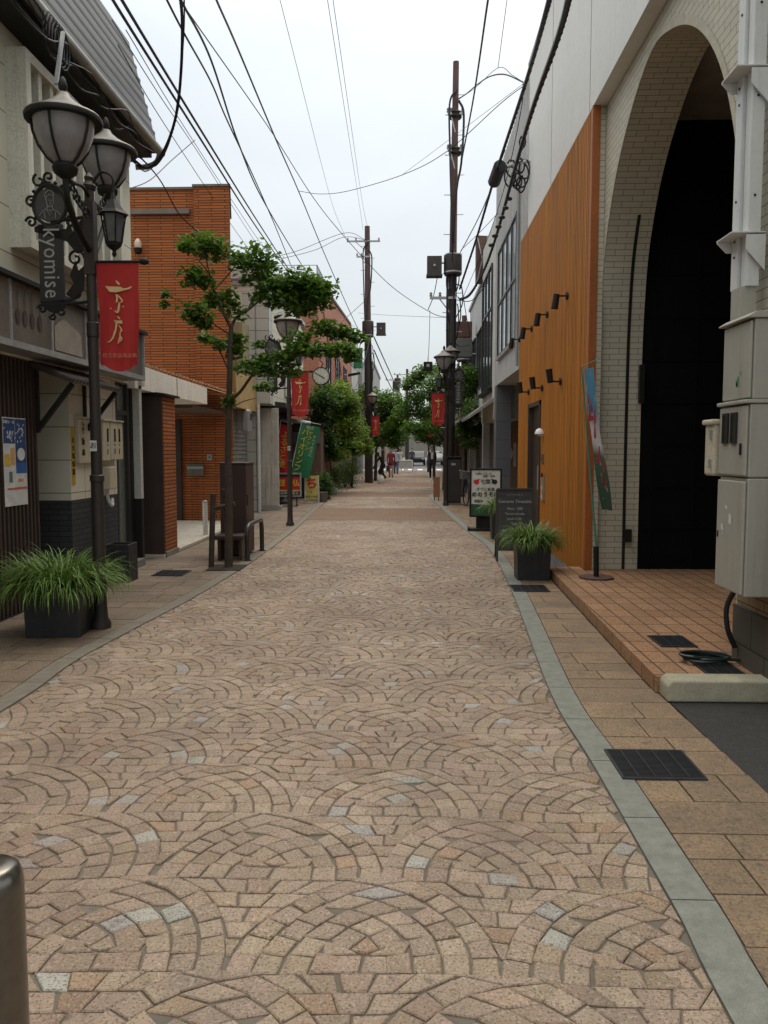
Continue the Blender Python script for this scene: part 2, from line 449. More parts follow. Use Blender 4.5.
# pavements: individual granite slabs with varied lengths
def pavement(name, P, side, far_x, y0, y1, off, c1, c2):
    mb = MB(); rows = []; 
    yy = y0; ri = 0
    mt = worn('pave_joint', (.075, .06, .045), .95, .3, 5, 0, .3)
    while yy < y1:
        d = R.choice([.2, .24, .3, .3]) if yy < 16 else .6
        x = xat(P, yy+d/2)+side*off; end = far_x(yy) if callable(far_x) else far_x
        if (end-x)*side > 0:
            pos = x; first = True
            while (end-pos)*side > .03:
                w = R.choice([.2, .3, .3, .45, .6])*(.5+.5*R.random() if first else 1); first = False
                if (end-pos)*side-w < .15: w = (end-pos)*side
                nx = pos+side*w; h = R.uniform(-.0015, .0015)
                xa, xb = (pos+side*.004, nx-side*.004)
                sk = (xat(P, yy+d)-xat(P, yy)) if abs(pos-x) < 1e-6 else 0
                z0 = -.02; t = R.random()
                A = [(xa-sk/2 if sk else xa, yy+.004), (xb, yy+.004), (xb, yy+d-.004), (xa+sk/2 if sk else xa, yy+d-.004)]
                mb.faces([(p[0], p[1], z0) for p in A]+[(p[0], p[1], .004+h) for p in A], [(4,5,6,7),(0,1,5,4),(1,2,6,5),(2,3,7,6),(3,0,4,7)], 0, .02+t)
                pos = nx
        yy += d
    m, nt, b = nodes(name+'_slab')
    tc = N(nt, 'ShaderNodeTexCoord'); att = N(nt, 'ShaderNodeAttribute', attribute_name='tint')
    c = mixc(nt, att.outputs['Fac'], c1, c2)
    n1 = noise(nt, tc.outputs['Object'], 85, 4, .8); n3 = noise(nt, tc.outputs['Object'], 1.4, 6, .7)
    c = mixc(nt, ramp(nt, n1, [(.38, .75), (.50, 0)]), c, (.05, .035, .025))
    c = mixc(nt, ramp(nt, n1, [(.54, 0), (.68, .4)]), c, (.5, .4, .3))
    c = mixc(nt, ramp(nt, n3, [(.42, 0), (.70, .65)]), c, (.09, .07, .05))
    n5 = noise(nt, tc.outputs['Object'], 9, 3, .6); c = mixc(nt, ramp(nt, n5, [(.62, 0), (.70, .5)]), c, (.06, .05, .04))
    L(nt, c, b.inputs['Base Color']); b.inputs['Roughness'].default_value = .7; bump(nt, b, n1, .3, .002)
    struct(mb.build(name, m))
    # joint bed
    mb = MB(); yy = y0
    while yy < y1:
        y2 = min(yy+1, y1); A = xat(P, yy)+side*off*.9; B = xat(P, y2)+side*off*.9; e = far_x if not callable(far_x) else max(far_x(yy), far_x(y2))
        mb.face([(A,yy,-.006),(e,yy,-.006),(e,y2,-.006),(B,y2,-.006)]); yy = y2
    struct(mb.build(name+'_bed', mt))
T0 = g(655, 693); T1 = g(551, 580)         # terrace front edge on the ground
def rfar(y):
    if y < 5.0: return g(668, 703)[0]+.02*(5-y)
    if y < 9.6: return T0[0]+(T1[0]-T0[0])*(y-T0[1])/(T1[1]-T0[1])
    return 2.12 if y < 16.2 else 3.2
pavement('pavement_right', KRs, 1, rfar, .3, 60, .154, (.33, .22, .125), (.23, .16, .095))
pavement('pavement_left', KLs, -1, lambda y: -3.68 if y < 11.3 or y > 16.9 else -3.5, .3, 60, .145, (.25, .185, .12), (.18, .13, .088))
# asphalt yard bottom right
ax = g(668, 703)[0]
mb = MB(); mb.face([(ax+.05,.2,-.004),(9,.2,-.004),(9,5.0,-.004),(ax+.02,5.0,-.004)])
struct(mb.build('asphalt_yard', worn('asphalt', (.032, .030, .028), .9, .25, 8, 0, .8, dirt=(.12,.11,.10), dirtamt=.4)))
# cross street and distant carriageway
mb = MB(); mb.box(-60, 60, 60.0, 68, -.05, -.01); mb.box(-3.4, 3.4, 68, 400, -.05, -.01)
struct(mb.build('cross_street', worn('asphalt_far', (.17, .17, .175), .85, .2, 1)))
mb = MB()
for i in range(7): mb.box(-2.4+i*.75, -2.0+i*.75, 62.2, 65.4, -.006, -.004)
struct(mb.build('crossing_marks', simple('road_paint', (.7, .7, .68), .7)))
mb = MB(); mb.box(-40, -3.7, -5, 62, -.05, -.012); mb.box(3.19, 40, 9.6, 62, -.05, -.012)
struct(mb.build('lot_ground', worn('lot_concrete', (.18, .17, .155), .9, .2, 1)))
# entrance slab in front of the brown brick building
mb = MB(); mb.box(-8.5, -3.52, 11.3, 16.88, -.01, .05)
struct(mb.build('entrance_paving', brickm('entrance_tile', (.50,.46,.38), (.44,.41,.34), (.2,.18,.15), .6, .3, .006, stain=.15, bmp=.3)))
# tiled terrace (raised one step)
TZ = .11
mb = MB()
P4 = [(T0[0], 5.06), (9, 5.06), (9, 9.9), (T1[0]+.02, 9.9)]
mb.faces([(p[0],p[1],0) for p in P4]+[(p[0],p[1],TZ) for p in P4], [(0,1,5,4),(1,2,6,5),(2,3,7,6),(3,0,4,7)])
mb.face([(p[0],p[1],TZ) for p in P4], uv=[(p[1],p[0]) for p in P4])
struct(mb.build('terrace', brickm('terrace_tile', (.42,.23,.12), (.33,.18,.095), (.055,.04,.03), .30, .15, .007, stain=.4, bmp=.5, offset=0, spk=.3)))
mb = MB(); mb.prism([(T0[0]+.02, 0), (T0[0]+.02, .10), (T0[0]+.05, .135), (3.2, .135), (3.2, 0)], 'y', 4.88, 5.055)
mb.prism([(3.21, 0), (3.21, .135), (5.8, .135), (5.8, 0)], 'y', 4.88, 5.055)
tag(mb.build('concrete_kerb', worn('kerb_concrete', (.40, .37, .27), .85, .2, 6, .1, .4), bevel=.012), 'pale concrete kerb block closing the near end of the tiled terrace', 'kerb')
# gravel triangle at the foot of the orange wall
mb = MB(); mb.face([(1.66,9.93,.012),(2.14,9.93,.012),(2.14,12.3,.012),(1.95,12.3,.012)])
gv = mb.build('gravel', worn('gravel_grey', (.16,.16,.16), .95, .7, 60, 0, 1))
tag(gv, kind='stuff')
for i in range(1):
    mb2 = MB()
    for q in range(900):
        yy = R.uniform(9.95, 12.2); xx = R.uniform(1.67+.13*(yy-9.95), 2.12); s = R.uniform(.008, .018)
        V6 = [(xx+s*R.uniform(.6,1),yy,.015),(xx-s,yy,.015),(xx,yy+s,.015),(xx,yy-s*R.uniform(.6,1),.015),(xx,yy,.015+s*.8)]
        mb2.faces(V6, [(0,2,4),(2,1,4),(1,3,4),(3,0,4)], 0, .1)
    gs = mb2.build('gravel_stones', MC['gravel_grey']); gs['kind'] = 'stuff'
    gs.parent = gv
# drain grates and covers
def grate(name, px, z, n, label, cat='drain cover', bars=True, w=None):
    P = [g(*p, z) for p in px]; xs = [p[0] for p in P]; ysv = [p[1] for p in P]
    x0 = (P[0][0]+P[3][0])/2; x1 = (P[1][0]+P[2][0])/2; y0 = (P[2][1]+P[3][1])/2; y1 = (P[0][1]+P[1][1])/2
    t = thing(name, label, cat, ((x0+x1)/2, (y0+y1)/2, z))
    a, b = (x1-x0)/2, (y1-y0)/2
    f = MB(); fr = .012
    f.box(-a,a,-b,-b+fr,-.004,.010); f.box(-a,a,b-fr,b,-.004,.010); f.box(-a,-a+fr,-b+fr,b-fr,-.004,.010); f.box(a-fr,a,-b+fr,b-fr,-.004,.010)
    f.build('frame', worn('iron_cover', (.05,.052,.058), .5, .3, 20, 0, .3, .5), t)
    q = MB(); q.box(-a+fr,a-fr,-b+fr,b-fr,-.004,.0065)
    if bars:
        k = max(6, int(2*b/.016))
        for i in range(k): yy = -b+fr+(2*b-2*fr)*(i+.5)/k; q.box(-a+fr,a-fr,yy-.003,yy+.003,.0067,.0095)
        for i in range(1, n): xx = -a+2*a*i/n; q.box(xx-.004,xx+.004,-b+fr,b-fr,.0097,.0125)
    q.build('plate', worn('iron_cover_dark', (.03,.032,.036), .55, .3, 20, 0, .3, .4), t)
    return t
grate('drain_grate', [(604,750),(683,752),(707,781),(622,780)], .004, 5, 'large dark ridged drain grate set in the right pavement beside the kerb')
grate('drain_grate', [(510,585.5),(545,585.5),(549,592),(513,592)], .004, 4, 'small dark drain grate in front of the right foreground planter')
grate('floor_hatch', [(650,637),(684,636),(694,647),(660,648)], TZ, 3, 'small square dark hatch in the middle of the tiled terrace')
grate('floor_hatch', [(690,660),(730,658),(735,675),(705,676)], TZ, 3, 'rusty hatch under the coiled hose at the near end of the terrace')
grate('manhole_cover', [(160,571),(190,570.5),(185,576),(152,576.5)], .004, 4, 'dark rectangular cover in the left pavement before the brown entrance pillar')
grate('manhole_cover', [(118,573),(134,571),(130,577),(116,578)], .004, 4, 'small dark cover in the left pavement beside the meter wall')
# ================================================================== RIGHT SIDE
XB = 2.25; XO = 2.10
ibrick = brickm('ivory_tile_brick', (.56,.52,.41), (.50,.465,.365), (.22,.20,.155), .225, .066, .004, rough=.6, stain=.15, bmp=.35)
arc = crom([(9.70,TZ,0),(9.71,1.4,0),(9.70,2.5,0),(9.66,3.15,0),(9.52,3.85,0),(9.12,4.52,0),(8.5,5.02,0),(7.85,5.27,0),(7.3,5.18,0),(6.75,4.93,0),(6.28,4.53,0),(5.93,4.0,0),(5.68,3.3,0),(5.56,2.5,0),(5.53,1.3,0),(5.53,TZ,0)], 6)
arc = [(p.x, p.y) for p in arc]
hall = thing('arched_shop_building', 'ivory brick building with tall dark arch, white upper wall and orange ribbed cladding', 'building', (2.25, 9.7, 0))
hb = lambda o: (setattr(o, 'location', (-2.25, -9.7, 0)), o)[1]
mb = MB(); ZT = 5.5; ym = 7.8
# front skin around the arch
left = [p for p in arc if p[0] >= ym]; right = [p for p in arc if p[0] < ym]
def skin(X, flip=False):
    for P, ye in ((left, 9.9), (right, 4.1)):
        for a, b in zip(P, P[1:]):
            if abs(a[1]-b[1]) < 1e-5: continue
            mb.face([(X,a[0],a[1]),(X,b[0],b[1]),(X,ye,b[1]),(X,ye,a[1])], 0)
    top = max(arc, key=lambda p: p[1])
    return top
# simpler and watertight: columns above the curve, piers beside it
mb = MB()
for X in (XB, XB+.5):
    for a, b in zip(arc, arc[1:]):
        if abs(a[0]-b[0]) < 1e-4: continue
        za, zb = a[1], b[1]
        mb.face([(X,a[0],za),(X,b[0],zb),(X,b[0],ZT),(X,a[0],ZT)], 0)
    yl = min(p[0] for p in arc); yh = max(p[0] for p in arc)
    mb.face([(X,4.1,0),(X,5.53,0),(X,5.53,ZT),(X,4.1,ZT)], 0)
    mb.face([(X,yh,0),(X,10.2,0),(X,10.2,ZT),(X,yh,ZT)], 0)
mb.box(XO+.085, XB-.003, 9.61, 9.9, 0, 5.498)
s = 0
for a, b in zip(arc, arc[1:]):
    l = math.hypot(a[0]-b[0], a[1]-b[1])
    mb.face([(XB,a[0],a[1]),(XB,b[0],b[1]),(XB+.5,b[0],b[1]),(XB+.5,a[0],a[1])], 0, uv=[(0,s),(0,s+l),(.5,s+l),(.5,s)]); s += l
mb.face([(XB,4.1,0),(XB+.5,4.1,0),(XB+.5,4.1,ZT),(XB,4.1,ZT)])
hb(mb.build('brick_wall', ibrick, hall, fixn=False))
# voussoir rim
mb = MB(); rim = [p for p in arc if p[1] > 2.2]
for i, (a, b) in enumerate(zip(rim, rim[1:])):
    dx, dz = b[0]-a[0], b[1]-a[1]; l = math.hypot(dx, dz); n = (dz/l*-.07, dx/l*.07)
    if i % 1 == 0:
        o1 = (a[0]-n[0], a[1]-n[1]); o2 = (b[0]-n[0], b[1]-n[1])
        mb.face([(XB-.004,a[0],a[1]),(XB-.004,b[0],b[1]),(XB-.004,o2[0],o2[1]),(XB-.004,o1[0],o1[1])])
hb(mb.build('arch_rim', worn('rim_stone', (.50,.46,.35), .7, .2, 9, 0, .3), hall))
# darker jamb groove and second pier
mb = MB()
for a, b_ in zip(arc, arc[1:]):
    if max(a[1], b_[1]) > 4.3 or a[0] < 7.8: continue
    dx, dz = b_[0]-a[0], b_[1]-a[1]; l = math.hypot(dx, dz) or 1; nn = (dz/l, -dx/l)
    cxx, czz = 7.6-a[0], 2.5-a[1]; sg = 1 if nn[0]*cxx+nn[1]*czz > 0 else -1
    o_2 = (nn[0]*sg*.006, nn[1]*sg*.006)
    mb.face([(2.562,a[0]+o_2[0],a[1]+o_2[1]),(2.562,b_[0]+o_2[0],b_[1]+o_2[1]),(2.60,b_[0]+o_2[0],b_[1]+o_2[1]),(2.60,a[0]+o_2[0],a[1]+o_2[1])])
mb.box(2.7, 2.76, 9.60, 9.66, 2.1, 2.55)
mb.box(2.585,2.66, 9.63, 9.698, .45, .60)
hb(mb.build('shutter_track', simple('track_black', (.01,.01,.01), .4), hall))
# dark inner porch
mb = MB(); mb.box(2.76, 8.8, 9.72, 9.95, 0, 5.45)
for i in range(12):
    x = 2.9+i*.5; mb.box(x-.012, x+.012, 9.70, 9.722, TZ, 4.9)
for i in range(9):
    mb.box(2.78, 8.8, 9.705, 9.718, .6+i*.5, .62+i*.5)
hb(mb.build('porch_shutter', simple('shutter_shade_black', (.006,.006,.007), .7, spec=.1), hall))  # near-black colour carries the shade of the deep unlit room
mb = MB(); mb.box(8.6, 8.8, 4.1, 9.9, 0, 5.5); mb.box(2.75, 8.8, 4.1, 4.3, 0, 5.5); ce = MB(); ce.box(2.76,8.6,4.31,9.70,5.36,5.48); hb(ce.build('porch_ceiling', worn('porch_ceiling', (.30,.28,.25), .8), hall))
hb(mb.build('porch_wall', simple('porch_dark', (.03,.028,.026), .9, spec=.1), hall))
# white upper wall
uw = worn('upper_render', (.72,.72,.69), .8, .04, .8, .18, .05, dirt=(.45,.45,.42), dirtamt=.2)
mb = MB(); mb.box(XO, 8.8, -1, 14.75, 5.502, 8.3)
hb(mb.build('upper_wall', uw, hall))
mb = MB(); mb.box(XO-.03, 8.9, -1.02, 14.77, 8.302, 8.36)
hb(mb.build('parapet_cap', K['galv'], hall))
mb = MB()
for yy in (3.0, 6.4, 9.8, 12.4): mb.box(XO-.003, XO, yy, yy+.012, 5.51, 8.3)
hb(mb.build('panel_joint', simple('joint_grey', (.2,.2,.19), .9), hall))
# orange ribbed cladding with a door opening
oc, nt, bb = nodes('orange_cladding')
tc = N(nt, 'ShaderNodeTexCoord'); o_ = tc.outputs['Object']
v1 = noise(nt, mapping(nt, o_, (1, 26, .12)), 1.0, 3, .7); v2 = noise(nt, mapping(nt, o_, (1, 7, .35)), 1.3, 5, .7); v3 = noise(nt, mapping(nt, o_, (6, 60, 3)), 1, 3, .6)
c = mixc(nt, ramp(nt, v1, [(.30, 0), (.70, 1)]), (.30,.105,.010), (.56,.215,.022))
c = mixc(nt, ramp(nt, v2, [(.46, 0), (.72, .8)]), c, (.17,.065,.014))
c = mixc(nt, ramp(nt, v3, [(.5, 0), (.8, .35)]), c, (.20,.085,.02))
L(nt, c, bb.inputs['Base Color']); bb.inputs['Roughness'].default_value = .65; bb.inputs['Specular IOR Level'].default_value = .25; bump(nt, bb, v3, .3, .004)
mb = MB(); D0, D1, DZ = 13.0, 14.3, 2.35
def rib(y0, y1, z0, z1):
    yy = y0; 
    while yy < y1-.02:
        e = min(yy+.09, y1)
        mb.box(XO+.022, XO+.08, yy, e, z0, z1); mb.box(XO, XO+.022, yy+.016, e-.016, z0, z1) if e-yy > .05 else None
        yy = e
rib(9.68, D0, .0, 5.5); rib(D1, 15.7, 0, 5.5); rib(D0, D1, DZ, 5.5)
hb(mb.build('orange_cladding', oc, hall))
mb = MB(); mb.box(XO-.006, XO+.084, 9.60, 9.679, .0, 5.5)
hb(mb.build('corner_trim', worn('orange_trim', (.36,.10,.015), .6, .15, 2, .2, .05), hall))
d = MB(); d.box(XO+.06, XO+.1, D0+.06, D1-.06, .02, DZ-.06)
dr = hb(d.build('door', simple('door_dark', (.035,.022,.015), .4), hall))
d = MB(); d.box(XO-.02, XO+.15, D0, D0+.07, .0, DZ); d.box(XO-.02, XO+.15, D1-.07, D1, 0, DZ); d.box(XO-.02, XO+.15, D0, D1, DZ-.07, DZ)
d.build('frame', simple('door_frame', (.05,.03,.02), .5), dr)
d = MB(); d.tube([(XO+.0,D0+.2,.9),(XO+.0,D0+.2,1.3)], .015); d.build('handle', K['galv'], dr)
# spotlights on the orange wall
spm = K['black_iron']
def spot(y, z, up, label):
    t = thing('wall_spotlight', label, 'spotlight', (XO, y, z), 0, 'black spotlights on the orange wall')
    b = MB(); b.lathe((0,0,0), [(.05,-.03),(.055,-.012),(.03,-.0)], 14, axis='x'); b.build('mount_plate', spm, t)
    b = MB(); b.tube([(-.02,0,0),(-.10,0,0),(-.15,0,.01 if up else -.02)], .012); b.build('arm', spm, t)
    s = 1 if up else -1
    b = MB(); b.tube([(-.15,0,-s*.02),(-.175,0,s*.16)], [.042,.046], 12); b.tube([(-.175,0,s*.16),(-.176,0,s*.168)], [.05,.05], 12); b.build('lamp_head', spm, t, smooth=True)
    return t
names = ['nearest the arch, tilting down', 'second from the arch, tilting down', 'third from the arch, tilting down', 'farthest from the arch, tilting down']
for i, (y, z) in enumerate([(10.93,3.6),(12.48,3.61),(14.05,3.63),(15.6,3.66)]): spot(y, z, False, 'black spotlight in the upper row on the orange wall, '+names[i])
names = ['nearest the arch, tilting up', 'in its middle, tilting up', 'farthest from the arch, tilting up']
for i, (y, z) in enumerate([(11.3,2.5),(12.85,2.53),(14.3,2.57)]): spot(y, z, True, 'black spotlight in the lower row on orange wall, '+names[i])
t = thing('porch_lamp', 'small white dome lamp on the orange wall beside the dark door', 'wall lamp', (XO, 12.75, 1.80))
b = MB(); b.lathe((-.06,0,0), [(.075,0),(.07,.03),(.045,.075),(.0,.095)], 14); b.build('lamp_shade', simple('lamp_white', (.8,.8,.76), .4), t, smooth=True)
b = MB(); b.box(-.08,0,-.05,.05,-.03,0); b.build('bracket', K['galv'], t)
t = thing('intercom', 'small grey metal intercom plate on the orange wall under the white lamp', 'intercom', (XO, 12.72, 1.42))
b = MB(); b.box(-.02,0,-.09,.09,-.075,.075); b.build('plate', worn('steel_plate', (.25,.24,.2), .35, .2, 8, 0, .1, .8), t, bevel=.006); b = MB(); b.lathe((-.03,0,.0), [(.015,0),(.015,.01)], 10, axis='x'); b.build('button', K['cable'], t)
t = thing('notice_box', 'narrow silver letter slot with red print on the orange wall below the intercom', 'mailbox', (XO, 12.6, 1.0))
b = MB(); b.box(-.04,0,-.07,.07,-.24,.13); b.build('case', worn('steel_box', (.42,.40,.36), .4, .2, 8, 0, .1, .6), t, bevel=.006)
b = MB(); b.box(-.042,-.0405,-.045,.045,-.2,-.02); b.build('label_plate', simple('label_cream', (.6,.5,.42), .6), t)
b = MB(); b.box(-.044,-.0425,-.025,.025,-.15,-.06); b.build('red_mark', simple('red_print', (.5,.06,.04), .6), t)
b = MB(); b.box(-.045,-.03,-.07,.07,.13,.19); b.build('lid', K['black_iron'], t)
# electrical cabinet
gp = worn('cabinet_grey', (.38,.37,.32), .5, .08, 1.5, .45, .05, .1, dirt=(.17,.15,.11), dirtamt=.10)
t = thing('electrical_cabinet', 'tall two-storey grey steel electrical cabinet mounted on the brick pier at the right edge', 'cabinet', (2.0, 4.85, .66))
b = MB(); b.box(.02,.25,0,.43,0,.72); b.build('lower_body', gp, t, bevel=.008)
b = MB(); b.box(.0,.018,.012,.418,.012,.70); b.build('lower_door', gp, t, bevel=.006)
b = MB(); b.box(.02,.25,.0,.43,.725,1.165); b.build('middle_body', gp, t, bevel=.008)
md = MB(); md.box(.0,.018,.012,.418,.735,1.155); md = md.build('middle_door', gp, t, bevel=.006)
for y0 in (.13, .26):
    b = MB(); b.box(-.012,0,y0,y0+.015,.93,1.12); b.box(-.012,0,y0+.075,y0+.09,.93,1.12); b.box(-.012,0,y0+.015,y0+.075,1.105,1.12); b.box(-.012,0,y0+.015,y0+.075,.93,.945); b.box(-.006,-.004,y0+.015,y0+.075,.945,1.105,0)
    b.build('meter_window', simple('window_black', (.02,.022,.022), .2), md)
b = MB(); b.box(-.01,0,.06,.075,.86,.93); b.build('latch', K['black_iron'], md)
b = MB(); b.box(-.015,.26,-.01,.44,1.167,1.19); b.build('middle_cap', gp, t, bevel=.006)
b = MB(); b.box(.03,.25,.0,.42,1.192,1.665); b.build('upper_body', gp, t, bevel=.008)
b = MB(); b.box(.008,.028,.012,.408,1.2,1.655); b.build('upper_door', gp, t, bevel=.006)
b = MB(); b.prism([(-.02,1.667),(-.02,1.675),(.03,1.705),(.26,1.72),(.26,1.667)], 'y', -.015, .435); b.build('roof_cap', gp, t, bevel=.004)
b = MB()
for q in range(9): yy = .17+R.uniform(-.05,.05); zz = 1.3+R.uniform(-.04,.05); b.face([(.006,yy,zz),(.006,yy+.02,zz+.01),(.006,yy+.025,zz+.03),(.006,yy+.004,zz+.026)])
b.build('green_mark', simple('green_mark', (.1,.28,.2), .6), t)
b = MB()
for yy, zz, w, h in ((.17,.46,.05,.07),(.29,.40,.05,.05),(.24,.53,.04,.03),(.29,.36,.03,.02)): b.face([(-.002,yy,zz-h/2),(-.002,yy+w,zz-h/2+.01),(-.002,yy+w*.9,zz+h/2),(-.002,yy+w*.2,zz+h/2-.01)])
b.build('sticker_residue', simple('sticker_white', (.6,.6,.56), .7), t)
b = MB(); b.box(-.005,0,.38,.395,.33,.37); b.build('lock', K['black_iron'], t)
# small beige meter box on its far side
t = thing('meter_box', 'small rounded beige meter box on the far side of the tall cabinet', 'meter box', (2.0, 5.30, 1.38))
b = MB(); b.box(-.02,.14,.01,.17,0,.34); b.build('case', worn('beige_plastic', (.55,.50,.38), .5, .08, 6, .1, .05), t, bevel=.02, seg=3)
b = MB(); b.box(-.04,.15,.0,.18,.335,.37); b.build('lid', MC['beige_plastic'], t, bevel=.012)
b = MB(); b.box(-.035,-.02,.03,.05,.05,.11); b.box(-.035,-.02,.03,.05,.24,.3); b.build('hinge', K['galv'], t)
# white conduits rising from the cabinet
t = thing('conduit_riser', 'white square conduits rising from the cabinet up the brick wall beside the arch', 'conduit', (2.06, 5.2, 2.38))
wp = worn('conduit_white', (.64,.65,.64), .5, .05, 2, .2, .03, dirtamt=.08)
b = MB(); b.box(.03,.10,.10,.20,.20,3.4); b.build('duct', wp, t, bevel=.004)
b = MB(); b.box(.05,.13,.0,.085,.20,3.4); b.build('duct', wp, t, bevel=.004)
for z in (.42, 1.42):
    b = MB(); b.prism([(-.06,z+.1),(-.06,z+.09),(-.0,z+.03),(.15,z+.03),(.15,z+.1)], 'y', .205, .215); b.box(-.06,.15,-.03,.22,z+.101,z+.108); b.prism([(.03,z-.0),(.15,z-.13),(.15,z+.09),(.03,z+.09)], 'y', -.03,-.022)
    b.build('bracket', wp, t)
b = MB()
for z in (.4,.5,1.35,1.45,1.9,2.3,.75): b.box(.024,.03,.14,.152,z,z+.012); b.box(.08,.092,-.006,.0,z,z+.012)
b.build('screw', K['black_iron'], t)
b = MB(); b.box(.03,.12,.02,.18,-.02,.20); b.build('entry_box', gp, t)
# coiled hose on terrace
t = thing('garden_hose', 'dark green hose lying coiled over the rusty hatch at the brick pier', 'hose', (g(706,664,TZ)[0], g(706,664,TZ)[1], TZ+.012))
b = MB(); P = []
for i in range(90):
    a = i/90*2*pi*2.7; r = .13+.012*sin(a*1.7); P.append((r*cos(a)*1.15, r*sin(a)*.8+.03, .012+.012*(i/30)))
P += [(.22,-.02,.02),(.32,-.06,.015),(.42,-.03,.012),(.5,-.0,.012)]
b.tube(crom(P,2), .010, 6); b.build('hose', simple('hose_green', (.012,.022,.02), .4), t, smooth=True)
# hose pipe loop beneath cabinet
mb = MB(); mb.tube(crom([(2.18,5.36,.64),(2.13,5.38,.5),(2.14,5.38,.35),(2.2,5.4,.22)], 6), .018, 8)
tag(mb.build('cable_loop', K['cable'], smooth=True), 'black cable hanging from the bottom of the tall grey cabinet', 'cable')
mb = MB(); mb.box(XB-.03, XB, 4.12, 5.5, .0, .50)
pb = mb.build('plinth', brickm('plinth_stone', (.13,.115,.09), (.10,.09,.07), (.03,.028,.025), .4, .25, .006, stain=.5), hall); hb(pb)
mb = MB(); mb.box(XB-.012, XB-.002, 4.12, 5.48, .502, 1.0)
hb(mb.build('lower_facing', brickm('pier_brick', (.30,.21,.12), (.24,.17,.10), (.08,.06,.045), .225, .066, .0045, stain=.35), hall))
# nobori flag leaning on the terrace
t = thing('nobori_flag', 'faded blue and green banner flag with red marks leaning on the tiled terrace', 'flag', (2.10, 9.0, TZ))
b = MB(); b.prism([(.20*cos(a*pi/4+.3), .20*sin(a*pi/4+.3)) for a in range(8)], 'z', 0, .02); b.build('base', K['rust_pole'], t)
b = MB(); b.tube([(0,0,.02),(-.01,0,.36)], .03, 10); b.build('socket', K['black_iron'], t)
b = MB(); top = (-.20, .05, 2.36); b.tube([(0,0,.3),top], [.012,.008], 8); b.tube([top, (-.01,-.02,2.45)], .006, 6); b.build('pole', worn('pole_teal', (.05,.22,.16), .4, .1, 8, 0, 0), t)
m1, nt, bb = nodes('nobori_cloth'); tc = N(nt, 'ShaderNodeTexCoord'); sp = N(nt, 'ShaderNodeSeparateXYZ'); L(nt, tc.outputs['UV'], sp.inputs[0])
c = ramp(nt, sp.outputs[1], [(0, (.02,.05,.03)), (.22, (.025,.07,.04)), (.40, (.05,.10,.06)), (.48, (.45,.42,.42)), (.62, (.45,.42,.45)), (.72, (.06,.20,.32)), (1, (.05,.2,.33))])
wv = noise(nt, mapping(nt, tc.outputs['UV'], (3, 9, 1)), 1, 1)
c = mixc(nt, ramp(nt, wv, [(.62, 0), (.64, .6)]), c, (.3,.3,.3)); L(nt, c, bb.inputs['Base Color']); bb.inputs['Roughness'].default_value = .8
b = MB(); nz = 24
def fl(i, k):
    f = i/nz; z = .78+1.55*f; px0 = -.20*z/2.36; w = .12
    u = k/4; return (px0+.015+w*u*(.55+.15*sin(f*5))+.09*(1-f)**2, -.04-.2*u+.03*sin(f*9+u*3), z-.05*u*sin(f*3))
for i in range(nz):
    for k in range(4): b.face([fl(i,k),fl(i,k+1),fl(i+1,k+1),fl(i+1,k)], uv=[(k/4,i/nz),((k+1)/4,i/nz),((k+1)/4,(i+1)/nz),(k/4,(i+1)/nz)])
b.build('cloth', m1, t, smooth=True, fixn=False)
b = MB()
for (f, k, hh, ww) in [(19,1,.10,.02),(18,2,.14,.02),(17,1,.22,.025),(17,3,.24,.02),(16,2,.05,.1),(14,2,.18,.02),(10,2,.16,.02),(9,1,.12,.02),(8,3,.14,.02),(9,2,.03,.1),(6,2,.14,.02),(5,3,.10,.02)]:
    p = fl(f, k); b = MB(); b.box(p[0]-ww/2, p[0]+ww/2, p[1]-.012, p[1]-.008, p[2]-hh/2, p[2]+hh/2); b.build('red_lettering', simple('red_faded', (.33,.035,.05), .7), t)

# ---------------- grey building G and those beyond it
def window(parent, X, y0, y1, z0, z1, side, frame, glass, nv=2, tr=None, depth=.05, name='window'):
    """window in a wall facing side*x: side -1 faces the street from the right"""
    s = side
    f = MB(); w = .05
    a, b_ = X, X+s*depth
    f.box(a, b_, y0, y0+w, z0, z1); f.box(a, b_, y1-w, y1, z0, z1); f.box(a, b_, y0+w, y1-w, z0, z0+w); f.box(a, b_, y0+w, y1-w, z1-w, z1)
    for i in range(1, nv): yy = y0+(y1-y0)*i/nv; f.box(a, X+s*depth*.9, yy-.025, yy+.025, z0+w, z1-w)
    if tr: f.box(a, X+s*depth*.8, y0+w, y1-w, tr-.03, tr+.03)
    fo = f.build(name, frame, parent)
    q = MB(); q.box(a, X+s*.015, y0+w*.5, y1-w*.5, z0+w*.5, z1-w*.5); q.build('pane', glass, fo)
    return fo
def windowy(parent, Y, x0, x1, z0, z1, frame, glass, nv=2, depth=.05, name='window'):
    f = MB(); w = .05; a, b_ = Y, Y-depth
    f.box(x0, x0+w, a, b_, z0, z1); f.box(x1-w, x1, a, b_, z0, z1); f.box(x0+w, x1-w, a, b_, z0, z0+w); f.box(x0+w, x1-w, a, b_, z1-w, z1)
    for i in range(1, nv): xx = x0+(x1-x0)*i/nv; f.box(xx-.025, xx+.025, a, Y-depth*.9, z0+w, z1-w)
    fo = f.build(name, frame, parent); q = MB(); q.box(x0+w*.5, x1-w*.5, a, Y-.015, z0+w*.5, z1-w*.5); q.build('pane', glass, fo); return fo
GD = K['glass_dark']; DF = simple('frame_dark', (.04,.04,.04), .4)
glr = simple('glass_pale', (.42,.45,.47), .12, spec=.8)
gG = worn('g_concrete', (.44,.44,.43), .8, .15, 1.2, .45, .15)
t = thing('grey_shop_building', 'grey rendered building past the orange wall with an overhanging upper floor and tall windows', 'building', (2.12, 15.75, 0))
def loc(o, x, y): o.location = (-x, -y, 0); return o
